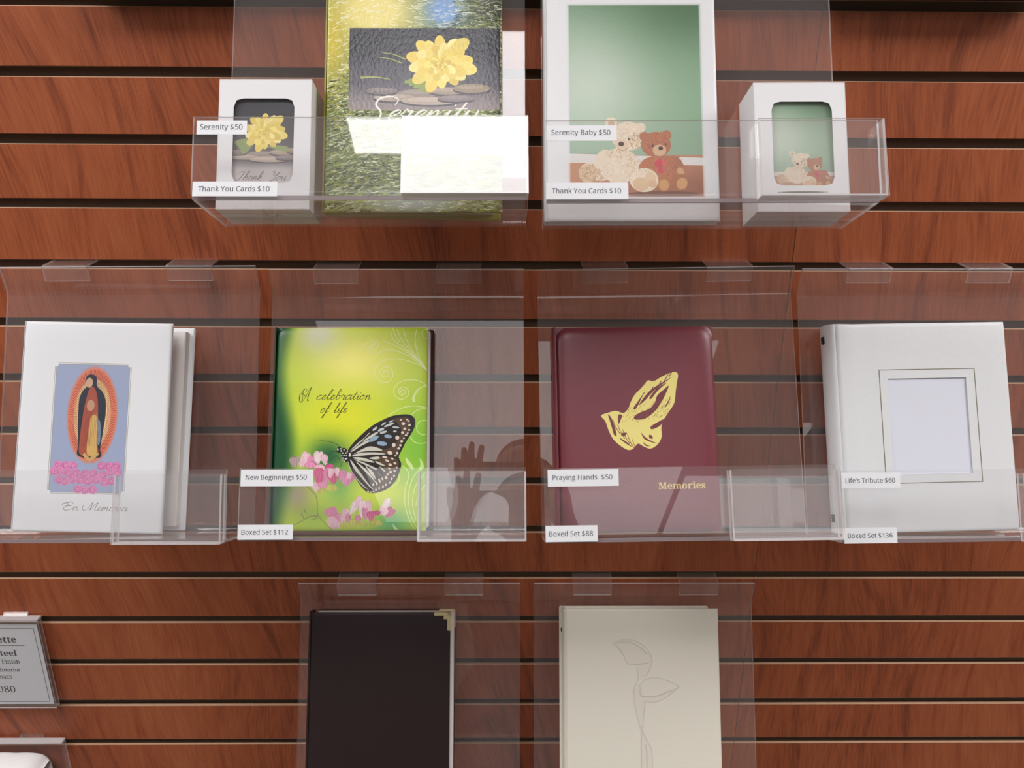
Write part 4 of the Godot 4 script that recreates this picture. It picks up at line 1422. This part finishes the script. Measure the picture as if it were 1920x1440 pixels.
func books():
	book("TL", "open book with a grassy cover, yellow flower and white script", Vector2(-0.048, 0.002), Vector2(0.184, 0.2565), 0.022, 0.018, print_flower_book(), M.grass_cover, {"open": 0.085, "pages": 0.008, "bulge": 0.003})
	book("TR", "white book with two teddy bears before a green wall", Vector2(-0.1565, 0.002), Vector2(0.184, 0.2565), 0.002, 0.017, print_bear_book(), M.white_cover, {"bulge": 0.003})
	book("M1", "white book with a blue picture of a robed figure over pink roses", Vector2(-0.1125, 0.0050), Vector2(0.1785, 0.2515), 0.004, 0.041, print_figure_book(), M.white_cover, {"roll": -0.0235, "pages": 0.012, "back": 0.012, "bulge": 0.003})
	book("M2", "bright green book with a black and white butterfly over pink blossoms", Vector2(-0.1455, 0.003), Vector2(0.187, 0.249), 0.003, 0.027, print_butterfly_book(), M.green_cover, {"pad": [0.012, 0.0050], "ct": 0.0064, "back": 0.0058, "inset": 0.0036, "back_mat": M.plum})
	var b = book("M3", "maroon padded book with gold praying hands", Vector2(-0.1405, 0.003), Vector2(0.192, 0.249), 0.003, 0.027, print_hands_book(), M.maroon, {"pad": [0.018, 0.0062], "ct": 0.0076, "back": -0.003, "bulge": 0.005})
	var m = vecs(MEMO)
	var word = lettering(b, "Memories", M.gold_print, m[0].x / 1000.0, (249.0 - (m[0].y + m[2].y) * 0.5) / 1000.0, (m[1].x - m[0].x) / 1000.0, 0.0271, true, true)
	word.name = "gold_lettering"
	# white album with a window
	var hole = Rect2(0.0620, 0.0690, 0.0985, 0.1170)
	b = book("M4", "pearl white album with an empty gold ruled picture window", Vector2(-0.1285, 0.001), Vector2(0.2140, 0.2545), 0.003, 0.032, M.pearl, M.pearl, {"pad": [0.005, 0.002], "roll": 0.012, "hole": hole, "wave": 0.0028, "bulge": 0.009})
	obj("window_paper", box_mesh(Vector3(hole.get_center().x, hole.get_center().y, 0.0297), Vector3(hole.size.x, hole.size.y, 0.0006), 0.0002), M.photo_paper, b)
	var o = hole.grow(0.0105)
	var rule = new_st()
	for e in [[o.position.x, o.position.y, o.size.x, 0.0009], [o.position.x, o.end.y, o.size.x + 0.0009, 0.0009], [o.position.x, o.position.y, 0.0009, o.size.y], [o.end.x, o.position.y, 0.0009, o.size.y]]:
		cbox(rule, Vector3(e[0] + e[2] / 2, e[1] + e[3] / 2, 0.0321), Vector3(e[2], e[3], 0.0003), 0.0001)
	obj("gold_rule", rule.commit(), M.olive, b)
	for y in [0.018, 0.236]:
		var rv = new_st()
		for j in 3:
			cbox(rv, Vector3(-0.0085, y + (j - 1) * 0.003, 0.018), Vector3(0.005, 0.0034, 0.006), 0.0012)
		obj("rivet", rv.commit(), M.dark, b)
	# dark book with gilt corners
	b = book("B1", "dark plum leather book with gilt metal corners", Vector2(-0.138, 0.0008), Vector2(0.1985, 0.2885), 0.003, 0.027, M.plum, M.plum, {"pad": [0.004, 0.0015], "back": 0.0055, "inset": 0.0008, "bulge": 0.005})
	for z in [0.0245, 0.0025]:
		var g = new_st()
		var bx = 0.0055 if z < 0.01 else 0.0
		var top = 0.2885 + 0.0006
		var right = 0.1985 + bx + 0.0006
		cbox(g, Vector3(right - 0.012, top - 0.0028, z), Vector3(0.024, 0.0056, 0.0062), 0.0008)
		cbox(g, Vector3(right - 0.0026, top - 0.013, z), Vector3(0.0052, 0.026, 0.0062), 0.0008)
		cbox(g, Vector3(right - 0.0055, top - 0.0055, z), Vector3(0.011, 0.011, 0.0058), 0.0012)
		obj("corner_guard", g.commit(), M.gold, b, "gilt metal corner")
	# cream book with pressed lilies
	b = book("B2", "cream book with an embossed pair of lilies", Vector2(-0.116, 0.0008), Vector2(0.219, 0.293), 0.003, 0.027, print_lily(), M.cream, {"pad": [0.004, 0.0015], "back": -0.008, "bulge": 0.005})
	var rv = new_st()
	cbox(rv, Vector3(-0.0048, 0.262, 0.014), Vector3(0.003, 0.006, 0.005), 0.001)
	obj("rivet", rv.commit(), M.dark, b)


func card_boxes():
	for e in [["TL", -0.1535, "white window box of thank you cards printed with a yellow flower", print_flower_card(), 0.0152], ["TR", 0.0555, "white window box of cards printed with two teddy bears", print_bear_card(), 0.0180]]:
		var w = 0.0945
		var h = 0.137
		var d = 0.050
		var root = thing("card_box", e[2], "box", tray(e[0]) * Transform3D(Basis(), Vector3(e[1], 0.0005, 0.003)), "boxed cards in the top holders")
		var hole = Rect2(e[4], h - 0.1095, 0.062, 0.0890)
		var f = obj("front_panel", ring_panel(w, h, 0.0008, hole, 0.008), M.card, root)
		f.position.z = d
		for s in [0, 1]:
			obj("side_panel", box_mesh(Vector3(s * w + (0.0004 if s == 0 else -0.0004), h / 2, d / 2), Vector3(0.0008, h, d), 0.0002), M.card, root)
		obj("top_panel", box_mesh(Vector3(w / 2, h - 0.0004, d / 2), Vector3(w, 0.0008, d), 0.0002), M.card, root)
		var bottom = obj("bottom_panel", box_mesh(Vector3(w / 2, 0.0004, d / 2), Vector3(w, 0.0008, d), 0.0002), M.card, root)
		obj("back_panel", box_mesh(Vector3(w / 2, h / 2, 0.0004), Vector3(w, h, 0.0008), 0.0002), M.card, root)
		# number written on the underside
		var ink = [Vector2(-0.010, 0.004), Vector2(-0.006, -0.003), Vector2(0.0, -0.005), Vector2(0.002, 0.001), Vector2(0.005, 0.002), Vector2(0.008, -0.004)] if e[0] == "TL" else [Vector2(-0.006, -0.004), Vector2(-0.001, 0.004), Vector2(-0.003, -0.003), Vector2(0.004, -0.003), Vector2(0.001, 0.002), Vector2(0.005, 0.004)]
		var mark = obj("pen_mark", ribbon(smooth(ink), 0.0007 if e[0] == "TL" else 0.0004), M.black_ink, bottom)
		mark.transform = Transform3D(Basis(Vector3.RIGHT, PI / 2), Vector3(w * 0.58, -0.0001, d * 0.62))
		# the cards inside, the front one showing
		var c = hole.get_center()
		var q = new_st()
		quad(q, Vector3(-0.036, -0.05, 0), Vector3(0.036, -0.05, 0), Vector3(0.036, 0.05, 0), Vector3(-0.036, 0.05, 0), Vector3.BACK, [Vector2(0, 1), Vector2(1, 1), Vector2(1, 0), Vector2(0, 0)])
		var card = thing("thank_you_card", "front card printed with a %s behind the box window" % ("yellow flower" if e[0] == "TL" else "pair of small teddy bears"), "card", root.transform * Transform3D(Basis(Vector3.RIGHT, -0.02), Vector3(c.x, c.y - 0.001, d - 0.0035)))
		obj("paper", box_mesh(Vector3(0, 0, -0.0008), Vector3(0.072, 0.1, 0.0012), 0.0003), M.page, card)
		var pr = obj("printed_front", q.commit(), e[3], card)
		pr.position.z = 0.0001
		var film = new_st()
		var g = hole.grow(0.003)
		quad(film, Vector3(g.position.x, g.position.y, d - 0.001), Vector3(g.end.x, g.position.y, d - 0.001), Vector3(g.end.x, g.end.y, d - 0.001), Vector3(g.position.x, g.end.y, d - 0.001), Vector3.BACK)
		obj("window_film", film.commit(), M.film, root)
		if e[0] == "TR":
			var sl = new_st()
			for i in 10:
				var x = lerpf(0.024, 0.070, i / 9.0)
				cbox(sl, Vector3(x, 0.0205, d + 0.0001), Vector3(0.0054, 0.0018 * sin(PI * (i + 0.8) / 10.6), 0.0002), 0.00005)
			obj("thumb_slot", sl.commit(), M.olive, root)


# ---------------------------------------------------------------- the lower left corner

func left_corner():
	var right = -0.6875
	var w = 0.216
	var top = Y0 - 0.826
	var bot = Y0 - 0.982
	var cy = (top + bot) / 2
	var h = top - bot
	var t = thing("sign_holder", "flat acrylic sign holder hooked on the wall at lower left", "sign holder", Transform3D(Basis(), Vector3(right - w / 2, bot, 0.006)))
	var two = [M.acrylic, M.edge]
	obj("back_sheet", pane(Vector3(0, h / 2, 0.0), Vector3(w, h, 0.002)), two, t)
	obj("front_sheet", pane(Vector3(0, h / 2, 0.0075), Vector3(w, h, 0.002)), two, t)
	obj("top_bar", pane(Vector3(0, h + 0.0015, 0.003), Vector3(w, 0.003, 0.012)), [M.edge, M.edge], t)
	for s in [-1, 1]:
		obj("hook", sheet(round_path([Vector2(-0.014, h + 0.022), Vector2(-0.010, h + 0.010), Vector2(0.0, h + 0.003)], 0.002, 4)[0], 0.0022, s * 0.07 - 0.018, s * 0.07 + 0.018, true, true), two, t)
	var c = thing("sign_card", "white printed price card inside the acrylic sign holder", "sign", Transform3D(Basis(), Vector3(right - 0.0055 - 0.1025, bot + 0.003, 0.0092)))
	var ch = h - 0.011
	var paper = mat(rgb(240, 243, 248), 0.6)
	obj("paper", box_mesh(Vector3(0, ch / 2, 0), Vector3(0.205, ch, 0.0006), 0.0002), paper, c)
	var rule = new_st()
	for e in [[0, ch - 0.007, 0.194, 0.0007], [0, 0.005, 0.194, 0.0007], [0.0967, ch / 2 - 0.001, 0.0007, ch - 0.012], [-0.0967, ch / 2 - 0.001, 0.0007, ch - 0.012]]:
		cbox(rule, Vector3(e[0], e[1], 0.0004), Vector3(e[2], e[3], 0.0002), 0.00005)
	cbox(rule, Vector3(0.03, ch - 0.0375, 0.0004), Vector3(0.095, 0.0007, 0.0002), 0.00005)
	obj("printed_rule", rule.commit(), M.black_ink, c)
	# right end of each line (wall x), middle (wall y), width
	for l in [["ette", -0.7285, -0.8610, 0.028, true], ["Steel", -0.7323, -0.8845, 0.033, true], ["ony Finish", -0.7306, -0.9010, 0.046, false], ["vet Interior", -0.7324, -0.9150, 0.046, false], ["10425", -0.7480, -0.9285, 0.022, false], [",080", -0.7475, -0.9520, 0.030, false]]:
		var left = l[1] - l[3] - c.position.x
		lettering(c, l[0], M.black_ink, left, Y0 + l[2] - c.position.y, l[3], 0.0004, true, l[4])
	# an acrylic tray with folded white cloth below it
	var top2 = Y0 - 1.052
	var tr = thing("acrylic_tray", "clear acrylic tray of white cloth at the lower left edge", "tray", Transform3D(Basis(), Vector3(-0.692 - 0.105, top2 - 0.16, 0.006)))
	obj("back_sheet", pane(Vector3(0, 0.08, 0), Vector3(0.21, 0.16, 0.003)), two, tr)
	obj("shelf", pane(Vector3(0, 0.0015, 0.04), Vector3(0.21, 0.003, 0.08)), two, tr)
	obj("front_lip", pane(Vector3(0, 0.025, 0.0785), Vector3(0.21, 0.05, 0.003)), two, tr)
	obj("hook", sheet(round_path([Vector2(-0.014, 0.182), Vector2(-0.010, 0.172), Vector2(0.0, 0.163)], 0.002, 4)[0], 0.0022, 0.035, 0.071, true, true), two, tr)
	obj("top_bar", pane(Vector3(0, 0.1615, 0.003), Vector3(0.21, 0.003, 0.01)), [M.edge, M.edge], tr)
	for i in 2:
		var cl = obj("folded_cloth", cloth_mesh(0.19, 0.052 - i * 0.004, 0.072, i), M.cloth, self)
		cl.position = tr.position + Vector3(-0.012 + i * 0.004, 0.0035 + i * 0.0745, 0.005)
		cl.set_meta("label", "white cloth folded soft, %s in the acrylic tray" % ("upper one" if i else "lower one"))
		cl.set_meta("category", "cloth")
		cl.set_meta("group", "folded white cloths in the acrylic tray")


func cloth_mesh(w, d, h, seed_):
	# a soft folded bundle standing h tall, rounded over its top
	var n = noise(18.0, 50 + seed_, FastNoiseLite.TYPE_SIMPLEX_SMOOTH, 3)
	var st = new_st()
	st.set_smooth_group(0)
	var nu = 40
	var nv = 24
	var P = func(i, j):
		var x = (float(i) / nu - 0.5) * w
		var a = TAU * j / nv
		var y = h * 0.5 + signf(sin(a)) * pow(absf(sin(a)), 0.5) * h * 0.5
		var z = d * 0.5 + signf(cos(a)) * pow(absf(cos(a)), 0.5) * d * 0.5
		var end = 1.0 - pow(absf(2.0 * x / w), 10) * 0.35
		var b = n.get_noise_3d(x, y, z) * 0.004
		return Vector3(x, maxf(0.0, h * 0.5 + (y - h * 0.5) * end + (b if y > 0.01 else 0.0)), clampf(d * 0.5 + (z - d * 0.5) * end + b * 0.6, 0.0, d))
	for i in nu:
		for j in nv:
			var q = [P.call(i, j), P.call(i, (j + 1) % nv), P.call(i + 1, (j + 1) % nv), P.call(i + 1, j)]
			for k in [0, 1, 2, 0, 2, 3]:
				st.add_vertex(q[k])
	for e in [0, nu]:
		for j in range(1, nv - 1):
			var q = [P.call(e, 0), P.call(e, j), P.call(e, j + 1)]
			if e == nu:
				q.reverse()
			for v in q:
				st.add_vertex(v)
	st.index()
	st.generate_normals()
	return st.commit()


# ---------------------------------------------------------------- the photographer, whom the acrylic mirrors

func net(bones, cell, k):
	# tapered capsules joined with a smooth minimum, meshed as surface nets
	var lo = Vector3(INF, INF, INF)
	var hi = -lo
	for b in bones:
		for e in [[b[0], b[2]], [b[1], b[3]]]:
			lo = lo.min(e[0] - Vector3.ONE * (e[1] + 4 * cell))
			hi = hi.max(e[0] + Vector3.ONE * (e[1] + 4 * cell))
	var n = Vector3i(((hi - lo) / cell).ceil()) + Vector3i.ONE
	var sx = 1
	var sy = n.x
	var sz = n.x * n.y
	var field = PackedFloat32Array()
	field.resize(n.x * n.y * n.z)
	field.fill(1.0)
	for b in bones:
		var a = b[0]
		var ab = b[1] - a
		var ll = maxf(ab.length_squared(), 1e-9)
		var r = maxf(b[2], b[3]) + 3 * cell + k
		var p0 = Vector3i(((a.min(b[1]) - Vector3.ONE * r - lo) / cell).floor()).max(Vector3i.ZERO)
		var p1 = Vector3i(((a.max(b[1]) + Vector3.ONE * r - lo) / cell).ceil()).min(n - Vector3i.ONE)
		for z in range(p0.z, p1.z + 1):
			for y in range(p0.y, p1.y + 1):
				for x in range(p0.x, p1.x + 1):
					var p = lo + Vector3(x, y, z) * cell - a
					var t = clampf(p.dot(ab) / ll, 0.0, 1.0)
					var d = (p - ab * t).length() - lerpf(b[2], b[3], t)
					var at = x + y * sy + z * sz
					var f = field[at]
					var h = maxf(k - absf(f - d), 0.0) / k
					field[at] = minf(f, d) - h * h * k * 0.25
	var vert = PackedInt32Array()
	vert.resize(field.size())
	vert.fill(-1)
	var pts = PackedVector3Array()
	var cells = []
	for z in n.z - 1:
		for y in n.y - 1:
			for x in n.x - 1:
				var at = x + y * sy + z * sz
				if absf(field[at]) > 2.0 * cell:
					continue
				var c = 0
				var sum = Vector3.ZERO
				for e in EDGES:
					var f0 = field[at + e[0].x + e[0].y * sy + e[0].z * sz]
					var f1 = field[at + e[1].x + e[1].y * sy + e[1].z * sz]
					if (f0 < 0) != (f1 < 0):
						sum += Vector3(e[0]).lerp(Vector3(e[1]), f0 / (f0 - f1))
						c += 1
				if c:
					vert[at] = pts.size()
					pts.append(lo + (Vector3(x, y, z) + sum / c) * cell)
					cells.append(Vector3i(x, y, z))
	var st = new_st()
	st.set_smooth_group(0)
	var steps = [sx, sy, sz]
	for q in cells:
		var at = q.x + q.y * sy + q.z * sz
		for ax in 3:
			var u = (ax + 1) % 3
			var v = (ax + 2) % 3
			if q[u] == 0 or q[v] == 0:
				continue
			var f0 = field[at]
			var f1 = field[at + steps[ax]]
			if (f0 < 0) == (f1 < 0):
				continue
			var id = [vert[at], vert[at - steps[u]], vert[at - steps[u] - steps[v]], vert[at - steps[v]]]
			if id.min() < 0:
				continue
			if f0 >= 0:
				id.reverse()
			for i in [0, 2, 1, 0, 3, 2]:
				st.add_vertex(pts[id[i]])
	st.index()
	st.generate_normals()
	return st.commit()


const EDGES := [
	[Vector3i(0, 0, 0), Vector3i(1, 0, 0)], [Vector3i(0, 1, 0), Vector3i(1, 1, 0)], [Vector3i(0, 0, 1), Vector3i(1, 0, 1)], [Vector3i(0, 1, 1), Vector3i(1, 1, 1)],
	[Vector3i(0, 0, 0), Vector3i(0, 1, 0)], [Vector3i(1, 0, 0), Vector3i(1, 1, 0)], [Vector3i(0, 0, 1), Vector3i(0, 1, 1)], [Vector3i(1, 0, 1), Vector3i(1, 1, 1)],
	[Vector3i(0, 0, 0), Vector3i(0, 0, 1)], [Vector3i(1, 0, 0), Vector3i(1, 0, 1)], [Vector3i(0, 1, 0), Vector3i(0, 1, 1)], [Vector3i(1, 1, 0), Vector3i(1, 1, 1)],
]


func photographer():
	var o = Vector3(0.05, 0, 1.40)
	var root = thing("person", "person in dark clothes holding up a phone before the slat wall", "person", Transform3D(Basis(), o))
	var V = func(x, y, z): return Vector3(x, y, z) - o
	var skin = mat(rgb(186, 138, 114), 0.6)
	var head = V.call(0.04, 1.665, 1.345)
	var arms = {}
	var body = [[V.call(0.05, 1.42, 1.40), V.call(0.045, 1.56, 1.365), 0.058, 0.052], [head + Vector3(0, 0.025, 0.012), head + Vector3(0, 0.02, 0.0), 0.092, 0.09], [head + Vector3(0, -0.03, -0.02), head + Vector3(0, -0.075, -0.045), 0.07, 0.045], [head + Vector3(0, -0.01, -0.09), head + Vector3(0, -0.035, -0.112), 0.011, 0.014], [head + Vector3(-0.084, -0.03, 0.01), head + Vector3(-0.086, 0.01, 0.015), 0.014, 0.018], [head + Vector3(0.084, -0.03, 0.01), head + Vector3(0.086, 0.01, 0.015), 0.014, 0.018]]
	var shirt = [[V.call(0.05, 0.98, 1.40), V.call(0.05, 1.15, 1.40), 0.145, 0.135], [V.call(0.0, 1.18, 1.40), V.call(-0.02, 1.34, 1.40), 0.115, 0.115], [V.call(0.10, 1.18, 1.40), V.call(0.12, 1.34, 1.40), 0.115, 0.115], [V.call(-0.11, 1.42, 1.40), V.call(0.21, 1.42, 1.40), 0.07, 0.07], [V.call(0.05, 1.40, 1.40), V.call(0.047, 1.49, 1.385), 0.09, 0.064]]
	# shoulder, elbow, wrist
	for a in [[-0.13, 1.42, 1.40, -0.23, 1.20, 1.25, -0.120, 1.415, 1.075], [0.23, 1.42, 1.40, 0.33, 1.19, 1.25, 0.135, 1.405, 1.075]]:
		var s = V.call(a[0], a[1], a[2])
		var e = V.call(a[3], a[4], a[5])
		var w = V.call(a[6], a[7], a[8])
		shirt.append([s, e, 0.062, 0.050])
		shirt.append([e, e.lerp(w, 0.86), 0.050, 0.037])
		body.append([s, e, 0.045, 0.038])
		body.append([e, w, 0.038, 0.027])
	var legs = [[V.call(0.05, 0.96, 1.40), V.call(0.05, 0.90, 1.40), 0.14, 0.15]]
	for x in [-0.05, 0.15]:
		legs.append([V.call(x, 0.90, 1.40), V.call(x - 0.005, 0.48, 1.39), 0.098, 0.066])
		legs.append([V.call(x - 0.005, 0.48, 1.39), V.call(x, 0.10, 1.42), 0.066, 0.055])
		body.append([V.call(x, 0.90, 1.40), V.call(x, 0.09, 1.41), 0.06, 0.04])
	body.append([V.call(0.05, 0.92, 1.40), V.call(0.05, 1.42, 1.40), 0.10, 0.09])
	# hands: palm, four fingers and a thumb each, on a finer grid
	var left = [[V.call(-0.120, 1.415, 1.075), V.call(-0.100, 1.470, 1.045), 0.026, 0.024], [V.call(-0.112, 1.462, 1.046), V.call(-0.118, 1.508, 1.034), 0.020, 0.015], [V.call(-0.092, 1.465, 1.044), V.call(-0.088, 1.515, 1.030), 0.020, 0.015], [V.call(-0.088, 1.470, 1.045), V.call(-0.052, 1.492, 1.030), 0.014, 0.0105], [V.call(-0.052, 1.492, 1.030), V.call(-0.026, 1.502, 1.018), 0.0105, 0.0085]]
	for f in [[-0.084, 1.515, -0.080, 1.555, -0.074, 1.596, 1.012], [-0.099, 1.517, -0.101, 1.562, -0.100, 1.606, 1.014], [-0.113, 1.512, -0.118, 1.552, -0.120, 1.591, 1.018], [-0.126, 1.502, -0.134, 1.534, -0.139, 1.566, 1.024]]:
		left.append([V.call(f[0], f[1], 1.032), V.call(f[2], f[3], 1.020), 0.0098, 0.0090])
		left.append([V.call(f[2], f[3], 1.020), V.call(f[4], f[5], f[6]), 0.0090, 0.0078])
	var right = [[V.call(0.135, 1.405, 1.075), V.call(0.108, 1.462, 1.045), 0.026, 0.024], [V.call(0.114, 1.458, 1.046), V.call(0.112, 1.508, 1.032), 0.020, 0.015], [V.call(0.096, 1.460, 1.044), V.call(0.096, 1.512, 1.030), 0.020, 0.015], [V.call(0.092, 1.466, 1.045), V.call(0.056, 1.488, 1.030), 0.014, 0.0105], [V.call(0.056, 1.488, 1.030), V.call(0.030, 1.498, 1.018), 0.0105, 0.0085]]
	for f in [[0.096, 1.518, 0.092, 1.560, 0.062, 1.566], [0.106, 1.508, 0.106, 1.540, 0.086, 1.552], [0.112, 1.492, 0.112, 1.512, 0.094, 1.526], [0.114, 1.472, 0.112, 1.484, 0.096, 1.496]]:
		right.append([V.call(f[0], f[1], 1.032), V.call(f[2], f[3], 1.014), 0.0098, 0.0090])
		right.append([V.call(f[2], f[3], 1.014), V.call(f[4], f[5], 1.004), 0.0090, 0.0078])
	var joined = ArrayMesh.new()
	for m in [net(body, 0.012, 0.03), net(left, 0.004, 0.006), net(right, 0.004, 0.006)]:
		joined.add_surface_from_arrays(Mesh.PRIMITIVE_TRIANGLES, m.surface_get_arrays(0))
	obj("body", joined, skin, root)
	obj("shirt", net(shirt, 0.014, 0.05), mat(rgb(44, 46, 56), 0.9), root)
	obj("trousers", net(legs, 0.014, 0.05), mat(rgb(34, 34, 38), 0.9), root)
	for x in [-0.05, 0.15]:
		obj("shoe", net([[V.call(x, 0.045, 1.44), V.call(x, 0.040, 1.26), 0.044, 0.036], [V.call(x, 0.085, 1.42), V.call(x, 0.06, 1.38), 0.048, 0.046]], 0.012, 0.03), mat(rgb(26, 25, 26), 0.5), root)
	obj("hair", net([[head + Vector3(0, 0.045, 0.022), head + Vector3(0, 0.04, 0.01), 0.088, 0.088], [head + Vector3(0, 0.0, 0.05), head + Vector3(0, -0.05, 0.045), 0.062, 0.050]], 0.010, 0.03), mat(rgb(52, 38, 30), 0.7), root)
	for x in [-0.032, 0.032]:
		var eye = obj("eye", box_mesh(Vector3.ZERO, Vector3(0.022, 0.009, 0.006), 0.003), M.dark, root)
		eye.position = head + Vector3(x, 0.008, -0.089)
	var mouth = obj("mouth", box_mesh(Vector3.ZERO, Vector3(0.042, 0.008, 0.006), 0.003), mat(rgb(150, 84, 78), 0.6), root)
	mouth.position = head + Vector3(0, -0.062, -0.098)
	# the phone in the hands, just behind the lens
	var cb = Basis.from_euler(Vector3(-0.32370, -0.01119, 0.00551))
	var ph = thing("phone", "black phone held up in both hands of the person", "phone", Transform3D(cb, Vector3(0, Y0 - 0.1292, 0.98467) + cb.z * 0.012))
	obj("case", box_mesh(Vector3(0, 0, 0.0), Vector3(0.158, 0.076, 0.0085), 0.0025), M.ledge, ph)
	obj("screen", box_mesh(Vector3(0, 0, 0.0045), Vector3(0.150, 0.070, 0.0008), 0.0002), mat(rgb(20, 20, 22), 0.1), ph)
